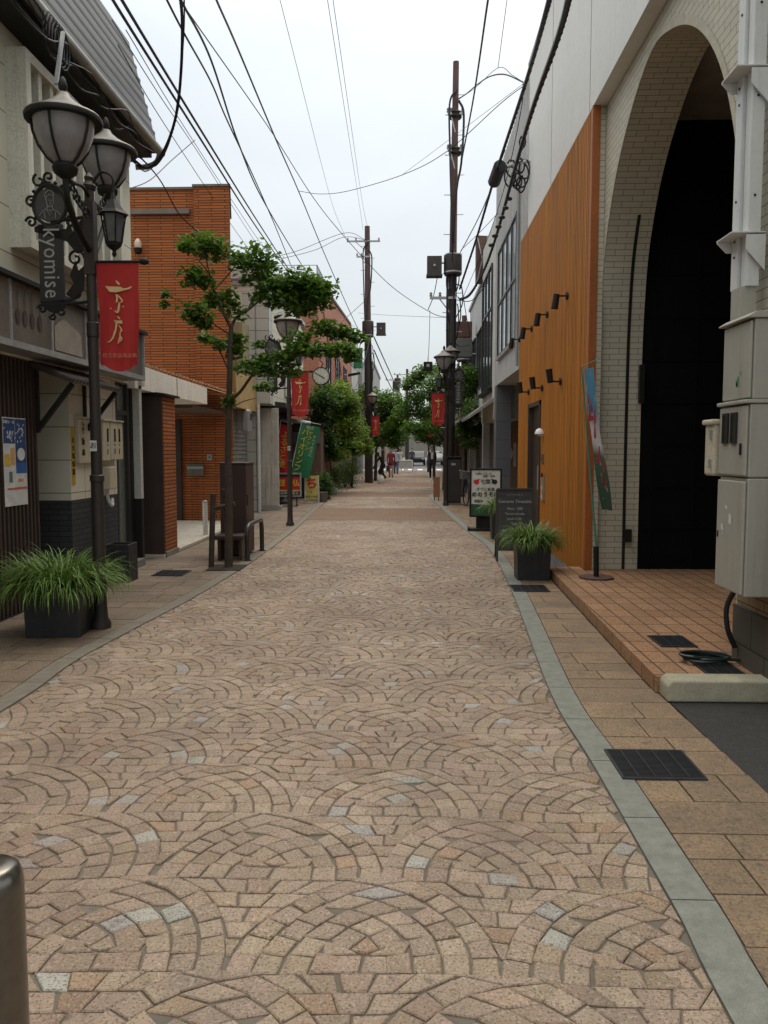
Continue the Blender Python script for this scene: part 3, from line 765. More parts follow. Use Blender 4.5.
mb = MB(); mb.box(XO+.03, 8, 14.78, 20.5, 3.14, 8.25); mb.box(XO+.16, 8, 14.4, 15.70, 0, 3.14)
loc(mb.build('upper_wall', gG, t), 2.12, 15.75)
mb = MB(); mb.box(2.13, 2.50, 20.0, 20.49, 0, 3.135)
loc(mb.build('pier', brickm('grey_tile', (.13,.135,.145), (.115,.12,.13), (.06,.06,.065), 1.0, .45, .006, stain=.15, bmp=.2), t), 2.12, 15.75)
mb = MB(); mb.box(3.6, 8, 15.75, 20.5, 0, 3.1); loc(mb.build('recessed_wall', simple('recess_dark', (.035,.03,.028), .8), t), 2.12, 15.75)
mb = MB(); mb.box(3.0, 3.6, 16.5, 20.0, 2.5, 2.95); loc(mb.build('awning_box', worn('awning_grey', (.3,.28,.25), .7), t), 2.12, 15.75)
mb = MB(); mb.box(2.7,3.2,20.1,20.4,1.9,2.1); loc(mb.build('shop_lintel', worn('lintel_grey', (.2,.18,.17), .7), t), 2.12, 15.75)
loc(window(t, XO+.03, 16.25, 19.6, 3.75, 6.25, -1, DF, glr, 4, 5.0), 2.12, 15.75)
mb = MB(); mb.box(XO-.04, XO+.03, 16.2, 19.65, 3.69, 3.745); loc(mb.build('sill', K['galv'], t), 2.12, 15.75)
mb = MB(); mb.tube([(2.09,16.0,7.2),(2.09,16.0,3.2)], .03, 8); loc(mb.build('downpipe', worn('pipe_grey', (.35,.35,.34), .5), t), 2.12, 15.75)
# white building H
t = thing('white_shop_building', 'narrow off-white building beyond the grey one, with tall dark windows upstairs', 'building', (2.15, 20.5, 0))
wH = worn('h_render', (.64,.63,.57), .8, .12, 1, .4, .1)
mb = MB(); mb.box(2.15, 8, 20.52, 24.3, 2.35, 7.45); mb.box(2.15,2.3,20.52,20.7,0,2.35); loc(mb.build('upper_wall', wH, t), 2.15, 20.5)
mb = MB(); mb.box(2.9, 8, 20.52, 24.3, 0, 2.34); loc(mb.build('shopfront', simple('brown_front', (.10,.06,.045), .7), t), 2.15, 20.5)
loc(window(t, 2.15, 21.3, 24.0, 3.2, 6.4, -1, DF, GD, 3, 5.3), 2.15, 20.5)
mb = MB(); mb.box(2.02,2.15,21.2,24.1,3.08,3.17); loc(mb.build('sill', K['black_iron'], t), 2.15, 20.5)
mb = MB(); mb.prism([(2.15,2.9),(1.55,2.45),(1.55,2.38),(2.15,2.8)], 'y', 20.8, 24.2); loc(mb.build('awning', worn('awning_cloth', (.28,.27,.24), .8), t), 2.15, 20.5)
mb = MB(); mb.lathe((2.6,22.0,1.45), [(.22,0),(.22,.02)], 20, axis='y'); mb.box(2.82,3.05,22.0,22.02,1.1,1.75); mb.box(2.3,2.6,22.0,22.02,.85,1.05)
loc(mb.build('poster_board', simple('poster_cream', (.5,.45,.40), .7), t), 2.15, 20.5)
# rusty sign frame
tg = thing('rusty_sign_frame', 'tall rusty sign frame projecting from the roof of the off-white building', 'sign', (2.1, 24.4, 7.4))
b = MB(); b.box(-.14,.2,.0,.12,-.9,.5); b.build('panel', K['rust_pole'], tg); b = MB(); b.bar((-.14,-.02,-.9),(.2,-.02,.5),.03); b.bar((.2,-.02,-.9),(-.14,-.02,.5),.03); b.build('brace', K['galv'], tg)
tg.rotation_euler[2] = .2
# next ones
specs = [
 ('bluish_shop_building', 'pale bluish building with a strip window between the off-white building and the pole', 24.35, 30, 6.6, (.52,.54,.54), .0),
 ('cream_shop_building', 'cream two-storey building behind the right-hand street tree', 30.05, 38, 6.0, (.58,.53,.42), .25),
 ('brown_shop_building', 'low brown building far along the right side of the street', 38.05, 47, 5.0, (.22,.16,.12), .3),
 ('tan_corner_building', 'tan corner building at the far right end of the pedestrian street', 47.05, 59, 6.2, (.40,.33,.25), .5)]
for nm, lb, y0, y1, h, c, dx in specs:
    t = thing(nm, lb, 'building', (2.2+dx, y0, 0)); W_ = worn(nm+'_wall', c, .8, .15, 1, .4, .1)
    b = MB(); b.box(0, 7, 0, y1-y0, 2.6, h); b.box(.0, .2, 0, .25, 0, 2.6); b.box(.0,.2,y1-y0-.25,y1-y0,0,2.6); b.build('upper_wall', W_, t)
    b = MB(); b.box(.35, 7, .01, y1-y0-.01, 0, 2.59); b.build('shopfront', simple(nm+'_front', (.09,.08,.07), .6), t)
    b = MB(); b.box(-.06, 7.05, -.02, y1-y0+.02, h, h+.1); b.build('parapet_cap', K['galv'], t)
    n = int((y1-y0)/2.6)
    for i in range(n):
        ya = .4+i*(y1-y0-.6)/n; window(t, 0, ya, ya+1.7, 3.5, 4.7 if h < 5.5 else 5.3, -1, DF, GD, 2)
    b = MB(); b.prism([(0,2.9),(-.7,2.5),(-.7,2.42),(0,2.75)], 'y', .3, y1-y0-.3); b.build('awning', worn(nm+'_awn', (c[0]*.5,c[1]*.45,c[2]*.5), .8), t)
t = thing('rooftop_antenna_box', 'rusty box with a lattice rack on the wall between right-hand pole and white building', 'sign box', (1.95, 27, 4.75))
b = MB(); b.box(-.45,.1,0,.3,.55,1.05); b.build('rusty_case', K['rust_pole'], t)
b = MB(); b.box(-.45,.1,0,.3,-.1,.5); b.build('rack', worn('rack_grey', (.12,.12,.12), .6), t)
b = MB(); b.tube([(.1,.15,0),(.3,.15,0)], .03); b.build('bracket', K['galv'], t)

# ---------------- street items on the right
t = thing('illuminated_sign', 'white standing signboard in a black frame with red and black comma marks, right pavement', 'sign', (1.14, 15.3, 0), -.04)
fm = K['black_iron']
b = MB(); b.box(0,.035,0,.14,.27,1.2); b.box(.575,.61,0,.14,.27,1.2); b.box(.035,.575,0,.14,1.165,1.2); b.box(.035,.575,0,.14,.27,.305); b.build('frame', fm, t, bevel=.004)
b = MB(); b.box(.035,.575,.012,.13,.305,1.165); b.build('panel', simple('sign_white', (.62,.63,.58), .35), t)
b = MB(); b.box(.13,.48,.03,.11,.06,.27); b.build('stem', fm, t)
b = MB(); b.box(-.03,.62,-.08,.24,.0,.05); b.box(-.03,.0,-.08,.24,0,.07); b.build('base', fm, t, bevel=.005)
b = MB(); b.face([(.036,.008,.306),(.574,.008,.306),(.574,.008,.50),(.036,.008,.52)]); b.build('green_photo', worn('sign_green', (.02,.09,.05), .4, .4, 12), t)
tk = simple('ink_black', (.015,.015,.015), .5); rd = simple('ink_red', (.55,.02,.03), .5)
def comma(cx, cz, s, mat, fx=1):
    b = MB(); P = [(cx+s*cos(a)*fx, .006, cz+s*.85*sin(a)) for a in [2*pi*i/18 for i in range(18)]]; b.face(P)
    b.face([(cx+fx*s*.2,.005,cz+s*.8),(cx+fx*s*1.35,.005,cz+s*1.1),(cx+fx*s*.9,.005,cz+s*.5),(cx+fx*s*.6,.005,cz)]); return b.build('comma_mark', mat, t)
comma(.125, .945, .055, rd, 1); comma(.47, .945, .055, tk, -1)
text('lettering', '旬菜', .095, tk, t, (.30,.004,.945), offset=.001)
text('lettering', '日替わりランチ', .045, tk, t, (.26,.004,1.10)); text('lettering', '御膳・定食', .045, tk, t, (.36,.004,1.055))
text('lettering', 'すでに創業', .07, tk, t, (.30,.004,.80)); text('lettering', 'めのうそば', .105, tk, t, (.30,.004,.70), offset=.003); text('lettering', '営業中', .055, tk, t, (.17,.004,.575), offset=.001)
t = thing('chalkboard_stand', 'black A-frame chalkboard with faint white handwriting behind the right foreground planter', 'chalkboard', (1.22, 11.15, 0), .0)
b = MB(); b.bar((0,0,.0),(.0,.12,1.0),.03); b.bar((.5,0,.0),(.5,.12,1.0),.03); b.bar((0,.12,1.0),(.5,.12,1.0),.03); b.bar((0,.02,.16),(.5,.02,.16),.03); b.build('frame', worn('wood_black', (.04,.03,.025), .6), t)
b = MB(); b.faces([(.016,.018,.17),(.484,.018,.17),(.484,.116,.985),(.016,.116,.985),(.016,.03,.17),(.484,.03,.17),(.484,.128,.985),(.016,.128,.985)], [(0,1,2,3),(7,6,5,4),(0,4,5,1),(1,5,6,2),(2,6,7,3),(3,7,4,0)]); b.build('board', worn('slate', (.035,.04,.04), .7, .3, 7, .2, .1, dirt=(.14,.14,.14), dirtamt=.15), t)
b = MB(); b.bar((0.02,.42,.0),(.02,.14,1.0),.025); b.bar((.48,.42,.0),(.48,.14,1.0),.025); b.build('rear_leg', K['black_iron'], t)
ck = simple('chalk', (.42,.42,.40), .9)
for s_, sz, z in (('Concerto Timetable', .062, .83), ('~ ~ ~ ~ ~ ~', .05, .925), ('Menu  1200', .05, .73), ('Tea set and cake', .045, .66), ('Lunch 11:30 -', .045, .59), ('Coffee', .04, .52)):
    text('chalk_writing', s_, sz, ck, t, (.25, .016+(z-.17)*.12-.006, z), rot=(pi/2-.12,0,0), sx=.9, depth=.0006)
# planters with grass-like plants
def planter(name, label, cat, x, y, w, d, h, taper=0, rz=0):
    t = thing(name, label, cat, (x, y, 0), rz)
    b = MB(); a = w/2; c = d/2; k = 1-taper; V = [(-a*k,-c*k,0),(a*k,-c*k,0),(a*k,c*k,0),(-a*k,c*k,0),(-a,-c,h),(a,-c,h),(a,c,h),(-a,c,h)]
    e = .025; V += [(-a+e,-c+e,h),(a-e,-c+e,h),(a-e,c-e,h),(-a+e,c-e,h),(-a+e,-c+e,h-.05),(a-e,-c+e,h-.05),(a-e,c-e,h-.05),(-a+e,c-e,h-.05)]
    F = [(0,3,2,1),(0,1,5,4),(1,2,6,5),(2,3,7,6),(3,0,4,7)]+[(4+i,4+(i+1)%4,8+(i+1)%4,8+i) for i in range(4)]+[(8+i,8+(i+1)%4,12+(i+1)%4,12+i) for i in range(4)]
    b.faces(V, F); b.build('planter_box', worn('planter_black', (.016,.017,.02), .5, .3, 5, .3, .2, dirt=(.07,.065,.06), dirtamt=.25), t, bevel=.006)
    b = MB(); b.box(-a+e,a-e,-c+e,c-e,h-.06,h-.045); b.build('soil', K['soil'], t)
    return t
def grassplant(t, h, n, spread, ln, seed, droop=1.0, cut=None):
    r = random.Random(seed); b = MB()
    for i in range(n):
        a = r.uniform(0, 2*pi); rr = spread*sqrt(r.random())*.5; x0, y0 = rr*cos(a), rr*sin(a)
        a2 = a+r.gauss(0, .5); l = ln*r.uniform(.6, 1.12); tilt = min(1.25, abs(r.gauss(.55, .33))+rr/spread*.5)
        w = r.uniform(.010, .017); p = Vector((x0, y0, h-.04)); ds = l/7; el = pi/2-tilt*.75; P = []
        for k in range(8):
            P.append(p.copy()); p = p+Vector((cos(a2)*cos(el), sin(a2)*cos(el), sin(el)))*ds; el -= (.26+.22*tilt)*droop*r.uniform(.7, 1.3)*(k/4+.3)
        side = Vector((-sin(a2), cos(a2), 0)); tt = .02+min(1, max(0, r.gauss(.38, .32)))
        if r.random() < .06: tt = 1.0
        for k in range(7):
            w0 = w*(1 if k < 4 else (7-k)/4)*.5; w1 = w*(1 if k+1 < 4 else (6-k)/4)*.5
            b.face([P[k]-side*w0, P[k]+side*w0, P[k+1]+side*w1+Vector((0,0,.0)), P[k+1]-side*w1], tint=min(1, tt+.04*k))
    return b.build('foliage', K['blade'], t, fixn=False)
t = planter('potted_plant', 'spiky green plant spilling from a square black planter on the right pavement edge', 'potted plant', 1.47, 9.62, .40, .36, .43, .06)
grassplant(t, .43, 620, .40, .46, 3)
t = planter('potted_plant', 'leafy plant in a black pot half hidden behind the chalkboard', 'potted plant', 1.58, 14.0, .34, .34, .50, .1)
grassplant(t, .50, 300, .3, .52, 5)
# utility cabinet and bicycle near the right pole
t = thing('street_cabinet', 'black steel street cabinet at the foot of the right-hand utility pole', 'cabinet', (1.02, 22.6, 0))
b = MB(); b.box(-.06,.42,0,.42,.06,1.32); b.build('body', K['black_iron'], t, bevel=.01); b = MB(); b.box(-.09,.45,-.03,.45,1.322,1.37); b.build('roof', K['black_iron'], t, bevel=.01)
b = MB(); b.box(-.08,.44,-.02,.44,0,.06); b.build('base', worn('base_conc', (.2,.19,.17), .9), t); b = MB(); b.box(-.05,.41,-.006,0,.1,1.28); b.build('door', worn('cab_door', (.03,.026,.024), .4, .3, 6), t)
b = MB(); b.box(.14,.26,-.010,-.007,1.12,1.18); b.build('plate', K['galv'], t)
t = thing('wooden_crate', 'orange-brown wooden board standing at the kerb beside the black street cabinet', 'board', (.80, 24.6, 0))
b = MB(); b.box(-.08,.12,0,.05,.1,.72); b.build('board', worn('wood_orange', (.36,.15,.07), .7, .2, 6), t); b = MB(); b.box(-.06,-.03,0,.05,0,.1); b.box(.07,.1,0,.05,0,.1); b.build('leg', K['black_iron'], t)
def wheel(t, x, y, z, r):
    b = MB(); P = [(x+r*cos(a), y, z+r*sin(a)) for a in [2*pi*i/24 for i in range(25)]]; b.tube(P, .018, 6, cap=False); w = b.build('wheel', K['cable'], t)
    b = MB()
    for i in range(10): a = 2*pi*i/10; b.tube([(x,y,z),(x+r*cos(a),y,z+r*sin(a))], .003, 4)
    b.build('spokes', K['galv'], w)
t = thing('bicycle', 'dark bicycle parked on the right pavement between the cabinet and the white signboard', 'bicycle', (1.75, 21.2, 0), pi*.56)
wheel(t, 0, 0, .33, .32); wheel(t, 1.05, 0, .33, .32)
b = MB()
for p, q in (((0,0,.33),(.42,0,.3)),((0,0,.33),(.33,0,.72)),((.42,0,.3),(.3,0,.85)),((.42,0,.3),(.88,0,.75)),((.33,0,.68),(.85,0,.85)),((1.05,0,.33),(.84,0,.95))): b.tube([p,q], .016, 6)
b.build('frame', simple('bike_paint', (.05,.06,.08), .3), t); b = MB(); b.tube([(.84,0,.95),(.82,-.25,1.0),(.72,-.27,.98)], .012); b.tube([(.84,0,.95),(.82,.25,1.0),(.72,.27,.98)], .012); b.build('handlebar', K['galv'], t)
b = MB(); b.box(.18,.42,-.06,.06,.85,.91); b.build('saddle', K['cable'], t, bevel=.02); b = MB(); b.box(.86,1.15,-.15,.15,.75,.95); b.build('basket', worn('basket', (.15,.14,.13), .6), t)
# ================================================================== LEFT SIDE
sid = brickm('cream_siding', (.64,.62,.50), (.61,.59,.48), (.18,.17,.13), 1.8, .42, .006, rough=.6, stain=.12, bmp=.3, offset=.0, sm=.2)
A = thing('mansard_shop_building', 'cream panelled shop on the left with a ribbed grey mansard roof and dark ground floor', 'building', (-3.7, 8, 0))
la = lambda o: (setattr(o, 'location', (3.7, -8, 0)), o)[1]
mb = MB(); mb.box(-9, -3.7, -2, 10.72, 2.42, 5.6)
la(mb.build('upper_wall', sid, A))
mb = MB()   # ground floor: street wall past the alcove, alcove back
mb.box(-9, -3.7, 8.62, 10.0, 1.0, 2.415)
la(mb.build('lower_wall', brickm('cream_panel', (.60,.58,.47), (.57,.55,.45), (.14,.13,.10), .9, .36, .005, rough=.55, stain=.1, bmp=.2, offset=0), A))
mb = MB(); mb.box(-9, -3.7, 8.62, 10.0, 0, .998)
la(mb.build('wainscot', brickm('slate_brick', (.05,.052,.055), (.038,.04,.043), (.02,.02,.02), .22, .06, .005, stain=.3), A))
mb = MB(); mb.box(-9, -3.74, -2, 7.85, 0, 2.415)
yy = -.5
while yy < 7.84: mb.box(-3.74, -3.70, yy, yy+.035, 0, 2.41); yy += .075
la(mb.build('slatted_wall', worn('slat_brown', (.038,.022,.016), .6, .3, 4, .2, .1), A))
# glazed door, jamb and downpipe at the far end
mb = MB(); mb.box(-9, -3.78, 10.0, 10.72, 0, 2.415); la(mb.build('door_recess', simple('recess_black', (.02,.02,.02), .5), A))
mb = MB(); mb.box(-3.78,-3.70,10.02,10.07,.0,2.4); mb.box(-3.78,-3.70,10.42,10.5,0,2.4); mb.box(-3.78,-3.705,10.07,10.42,2.0,2.06); dd = la(mb.build('door', simple('alu_dark', (.03,.03,.032), .4), A))
mb = MB(); mb.box(-3.765,-3.75,10.07,10.42,.05,2.0); mb.box(-3.765,-3.75,10.07,10.42,2.06,2.38); mb.build('pane', simple('frosted_green', (.13,.15,.13), .25), dd)
mb = MB(); mb.box(-3.78,-3.69,10.502,10.60,0,2.4); la(mb.build('jamb', K['black_iron'], A))
mb = MB(); mb.box(-3.70,-3.60,10.60,10.70,.9,2.4); mb.box(-3.64,-3.55,10.60,10.70,2.4,2.5); la(mb.build('corner_pipe', worn('pipe_cream', (.50,.50,.46), .5, .1, 4, .2), A))
mb = MB(); mb.box(-3.70,-3.60,10.61,10.69,0,.898); la(mb.build('corner_base', K['black_iron'], A))
mb = MB(); mb.box(-3.9,-3.56,10.02,10.6,0,.10); la(mb.build('door_step', worn('step_stone', (.17,.165,.15), .8), A))
# mansard
mb = MB(); n = 8
for i in range(n):
    f0, f1 = i/n, (i+1)/n
    xa, za = -3.36-.36*f0, 5.55+1.35*f0; xb, zb = -3.36-.36*f1, 5.55+1.35*f1
    mb.prism([(xa, za), (xb+.012, zb), (xb-.12, zb), (xa-.12, za)], 'y', -2, 10.86)
    mb.box(xa-.03, xa+.016, -2, 10.863, za-.004, za+.03)
mr = la(mb.build('mansard_roof', worn('roof_ribbed', (.10,.098,.09), .45, .2, 4, .25, .05, .3), A))
mb = MB(); mb.box(-9,-3.85,-2,10.8,6.9,6.98); la(mb.build('roof_top', K['galv'], A))
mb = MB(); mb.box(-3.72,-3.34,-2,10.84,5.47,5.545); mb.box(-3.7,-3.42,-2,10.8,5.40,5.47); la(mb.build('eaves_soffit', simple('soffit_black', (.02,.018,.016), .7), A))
mb = MB(); mb.tube([(-3.33,-2,5.5),(-3.33,10.93,5.5)], .055, 10); mb.tube(crom([(-3.33,10.85,5.47),(-3.38,10.85,5.36),(-3.5,10.83,5.3),(-3.64,10.8,5.28)],4), .035, 8); la(mb.build('gutter', worn('gutter_grey', (.30,.29,.26), .5, .2, 4, .3), A, smooth=True))
# bay of vertical fins
mb = MB(); y0, y1, z0, z1 = 7.45, 9.9, 3.42, 5.2
mb.box(-3.7,-3.5,y0,y0+.1,z0,z1); mb.box(-3.7,-3.5,y1-.1,y1,z0,z1); mb.box(-3.7,-3.5,y0+.1,y1-.1,z0,z0+.09); mb.box(-3.7,-3.5,y0+.1,y1-.1,z1-.09,z1)
wn = la(mb.build('window_bay', worn('bay_cream', (.64,.62,.52), .6, .1, 5, .35), A))
mb = MB()
for i in range(1, 9): yy = y0+.1+(y1-y0-.2)*i/9; mb.box(-3.66,-3.53,yy-.035,yy+.035,z0+.09,z1-.09)
mb.build('fins', MC['bay_cream'], wn)
mb = MB(); mb.box(-3.695,-3.68,y0+.1,y1-.1,z0+.09,z1-.09); mb.build('pane', simple('bay_glass', (.05,.055,.05), .15), wn)
# sign fascia
bm_ = worn('fascia_bronze', (.17,.14,.115), .35, .3, 1.5, .3, .05, .2)
mb = MB(); mb.box(-3.9,-3.45,-2,10.3,2.50,3.02); fa = la(mb.build('sign_fascia', bm_, A))
mb = MB(); mb.box(-3.9,-3.42,-2,10.33,2.44,2.498); mb.box(-3.9,-3.42,10.3,10.33,2.5,3.05)
for yy in (6.9, 7.7, 8.5, 9.3): mb.box(-3.45,-3.435,yy-.015,yy+.015,2.5,3.02)
mb.build('fascia_trim', K['galv'], fa)
mb = MB(); mb.prism([(-3.72,3.12),(-3.38,3.06),(-3.38,3.022),(-3.72,3.022)], 'y', -2, 10.36); mb.build('fascia_flashing', K['black_iron'], fa)
mb = MB()
for i, yy in enumerate((7.03, 7.16, 7.30, 7.45)):
    mb.face([(-3.443,yy,2.98),(-3.443,yy+.01,2.98),(-3.443,yy+.01,2.78),(-3.443,yy,2.78)])
    P = [(-3.443, yy+.005+.04*cos(a), 2.72+.075*sin(a)) for a in [2*pi*k/14 for k in range(14)]]; mb.face(P)
mb.build('spoon_motif', worn('motif_dark', (.05,.035,.028), .5), fa)
mb = MB()
for q in range(2):
    P = [(-3.442, 7.75+k*.07, 2.72+.13*math.exp(-((k-4-q*4)/3)**2)+.02*sin(k)) for k in range(10)]
    mb.face(P+[(-3.442,8.4,2.52),(-3.442,7.75,2.52)]) if q == 0 else None
P = [(-3.442, 8.55+.5*cos(a)*.4+.2, 2.75+.16*sin(a)) for a in [2*pi*k/20 for k in range(20)]]
for k in range(19): mb.bar(P[k], P[k+1], .012)
for k in range(7): mb.bar((-3.441, 8.6+.09*k, 2.55),(-3.441, 8.75+.05*k, 2.9), .01)
mb.build('mountain_motif', worn('motif_grey', (.28,.24,.20), .5, .2, 6), fa)
# tiled little canopy on struts over the alcove
cm = worn('canopy_brown', (.05,.035,.028), .7, .3, 10, .2, .3)
mb = MB(); mb.prism([(-3.72,2.42),(-3.30,2.24),(-3.30,2.20),(-3.72,2.36)], 'y', 7.80, 9.10)
for i in range(16): yy = 7.82+i*.083; mb.tube([(-3.72,yy,2.415),(-3.29,yy,2.235)], .018, 6)
ca = la(mb.build('alcove_canopy', cm, A))
for yy in (7.86, 9.02): 
    mb = MB(); mb.bar((-3.33,yy,2.2),(-3.69,yy,1.75),.045); mb.bar((-3.69,yy,2.36),(-3.69,yy,1.72),.04); mb.build('strut', K['black_iron'], ca)
# poster
t = thing('wall_poster', 'blue and white poster with small pictures pasted on the dark slatted wall', 'poster', (-3.694, 7.25, 1.15))
b = MB(); b.box(0,.003,0,.34,-.12,.70); b.build('sheet', simple('poster_white', (.52,.54,.52), .6), t)
def rect(y0, y1, z0, z1, c, nm):
    b = MB(); b.face([(.0045,y0,z0),(.0045,y1,z0),(.0045,y1,z1),(.0045,y0,z1)]); b.build('poster_block', simple(nm, c, .6), t)
t.scale = (1,1.28,1); t.location.y = 7.17
rect(.005,.17,.46,.69,(.015,.05,.16),'p_navy'); rect(.175,.335,.28,.69,(.015,.05,.16),'p_navy'); rect(.175,.335,.18,.28,(.02,.10,.32),'p_blue'); rect(.01,.09,.25,.36,(.55,.33,.03),'p_yellow'); rect(.10,.16,.26,.42,(.5,.3,.1),'p_orange'); rect(.04,.33,.03,.05,(.5,.1,.05),'p_red'); rect(.2,.28,.1,.13,(.55,.2,.08),'p_red2'); rect(.07,.12,.10,.2,(.12,.14,.14),'p_grey')
b = MB(); b.face([(.0056,.255+.06*cos(a),.36+.06*sin(a)) for a in [2*pi*i/20 for i in range(20)]])
for i in range(34):
    yy, zz = (R.gauss(.09,.03), R.gauss(.56,.04)) if i % 2 else (R.gauss(.255,.035), R.gauss(.56,.05)); b.face([(.0055,yy,zz),(.0055,yy+.012,zz+.004),(.0055,yy+.02,zz+.022),(.0055,yy+.004,zz+.02)])
    b.build('poster_print', simple('p_white', (.6,.62,.6), .6), t); b = MB()
text('lettering', '金曜セール', .035, simple('p_white', (.6,.62,.6), .6), t, (.006,.08,.655), rot=(pi/2,0,pi/2))
# yellow strip sign, meters
t = thing('strip_sign', 'narrow yellow strip sign with dark characters on the cream wall beside the lamp post', 'sign', (-3.698, 8.64, 1.17))
b = MB(); b.box(0,.006,0,.09,0,.62); b.build('plate', worn('strip_yellow', (.50,.33,.02), .5, .1, 6), t)
text('lettering', '火\n火\n報\n知\n器', .075, tk, t, (.008,.045,.31), rot=(pi/2,0,pi/2), line=1.15)
cw = worn('meter_cream', (.50,.45,.33), .5, .12, 6, .25)
def meter(y, z, w, h, label, slots, dp=.11):
    t = thing('meter_cabinet', label, 'meter box', (-3.7, y, z)); b = MB(); b.box(0,dp,0,w,0,h); b.build('case', cw, t, bevel=.01)
    b = MB(); b.box(-.0,dp+.015,-.012,w+.012,h,h+.02); b.build('lid', cw, t, bevel=.004)
    for s in slots:
        b = MB(); b.box(.111,.115,s,s+.045,h*.48,h*.82); b.build('slot_window', simple('window_black', (.02,.022,.022), .2), t)
        b = MB(); b.box(.111,.114,s,s+.03,h*.16,h*.3); b.box(.111,.114,s,s+.035,h*.38,h*.42); b.build('marking', simple('marking_dark', (.1,.09,.08), .6), t)
    return t
t = meter(8.75,1.40,.42,.50,'beige meter box with black brush writing just left of the lamp post', [], .05)
for (s_, z) in (('う',.42),('で',.36),('飯',.24),('處',.12)): text('brush_writing', s_, .085, tk, t, (.053,.11,z), rot=(pi/2,0,pi/2))
meter(9.30,1.42,.21,.47,'beige meter box with one dark slot just right of the lamp post', [.11])
meter(9.54,1.43,.40,.46,'beige meter box with two dark slots nearest the glazed door', [.10,.25])
t = thing('gas_meter', 'small dirty cream box with a pipe below the beige meter boxes', 'gas meter', (-3.7, 9.4, 1.08)); b = MB(); b.box(0,.14,0,.2,0,.27); b.build('case', cw, t, bevel=.012)
b = MB(); b.tube([(.06,.25,.27),(.06,.25,.0)], .018); b.tube(crom([(.06,.1,0),(.07,.1,-.12),(.1,.14,-.2),(.08,.2,-.12)],4), .022); b.build('pipe', worn('pipe_cream', (.50,.50,.46), .5, .1, 4, .2), t)
mb = MB(); mb.tube([(-3.66,9.22,1.38),(-3.66,9.22,1.05),(-3.68,9.4,.75)], .03); tag(mb.build('drain_pipe', cw), 'cream drain pipe slanting behind the foreground lamp post', 'pipe')

# ---------------- brown brick building B with canopy and pillar
obr = brickm('long_brown_brick', (.42,.135,.040), (.31,.095,.03), (.075,.034,.02), .55, .055, .008, rough=.8, stain=.2, bmp=1.0, spec=.2)
B = thing('brown_brick_building', 'tall orange-brown long-brick building with a flat top behind the street tree', 'building', (-3.75, 16.9, 0))
lb_ = lambda o: (setattr(o, 'location', (3.75, -16.9, 0)), o)[1]
mb = MB()
def ext(poly, z0, z1): mb.prism(poly, 'z', z0, z1)
ext([(-4.5,16.9),(-3.75,16.9),(-4.25,19.2),(-4.5,19.2)], 0, 6.98); ext([(-9,17.0),(-4.502,17.0),(-4.502,19.2),(-9,19.2)], 0, 6.96)
lb_(mb.build('brick_wall', obr, B))
mb = MB(); ext([(-4.52,16.87),(-3.72,16.87),(-4.22,19.22),(-4.52,19.22)], 6.982, 7.03); ext([(-9,16.97),(-4.522,16.97),(-4.522,19.22),(-9,19.22)], 6.962, 7.01)
lb_(mb.build('coping', worn('coping_grey', (.14,.12,.10), .8), B))
mb = MB(); mb.box(-5.0,-4.88,16.94,17.0,0.05,2.2); mb.box(-5.75,-5.0,16.96,17.0,.05,2.2); d = lb_(mb.build('door', simple('door_brown', (.03,.02,.016), .5), B))
mb = MB(); mb.tube([(-5.05,16.9,1.0),(-5.05,16.9,1.25)], .015); mb.build('handle', K['galv'], d)
mb = MB(); mb.box(-5.85,-4.6,16.9,16.99,6.45,6.55); lb_(mb.build('metal_rail', worn('old_rail', (.16,.13,.11), .7), B))
mb = MB(); mb.prism([(10.46,2.36),(10.46,2.68),(14.2,2.64),(14.2,2.36)], 'x', -5.6, -3.6)
cano = lb_(mb.build('canopy', worn('canopy_white', (.78,.76,.68), .7, .06, 3, .2, .05), B))
mb = MB(); mb.prism([(-3.7,2.70),(-5.6,3.2),(-5.6,3.1),(-3.64,2.66)], 'y', 10.8, 16.85)
for i in range(30): yy = 10.85+i*.2; mb.tube([(-3.66,yy,2.71),(-5.6,yy,3.22)], .04, 6)
mb.build('canopy_tiles', worn('tile_orange', (.30,.13,.05), .7, .35, 6, .3), cano)
mb = MB(); mb.box(-3.605,-3.595,12.35,12.365,2.37,2.65); mb.build('joint', K['black_iron'], cano)
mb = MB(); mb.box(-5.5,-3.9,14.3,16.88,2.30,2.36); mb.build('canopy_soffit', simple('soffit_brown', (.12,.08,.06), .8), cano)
mb = MB(); mb.box(-3.9,-3.52,11.37,11.95,0,2.32)
P = lb_(mb.build('entrance_pillar', obr, B))
mb = MB(); mb.box(-3.93,-3.53,11.33,11.365,0.0,2.32); mb.build('dark_panel', worn('panel_brown', (.045,.026,.022), .55, .25, 5, .2), P)
mb = MB(); mb.prism([(-3.98,2.322),(-3.46,2.322),(-3.46,2.35),(-3.92,2.40),(-3.98,2.40)], 'y', 11.28, 12.02); mb.build('cap', K['black_iron'], P)
mb = MB(); mb.box(-3.57,-3.50,11.36,11.97,0,.08); mb.build('plinth', worn('plinth_grey', (.2,.19,.17), .9), P)
t = thing('wall_mailbox', 'wide steel mailbox set on the brown brick wall of the entrance recess', 'mailbox', (-4.56, 16.99, 1.02)); t.location = (-4.55,16.98,1.0)
b = MB(); b.box(-.18,.18,-.14,0,0,.26); b.build('case', worn('mail_steel', (.22,.2,.17), .35, .2, 6, 0, .1, .7), t, bevel=.008); b = MB(); b.box(-.17,.17,-.15,-.141,.15,.2); b.build('flap', K['galv'], t)
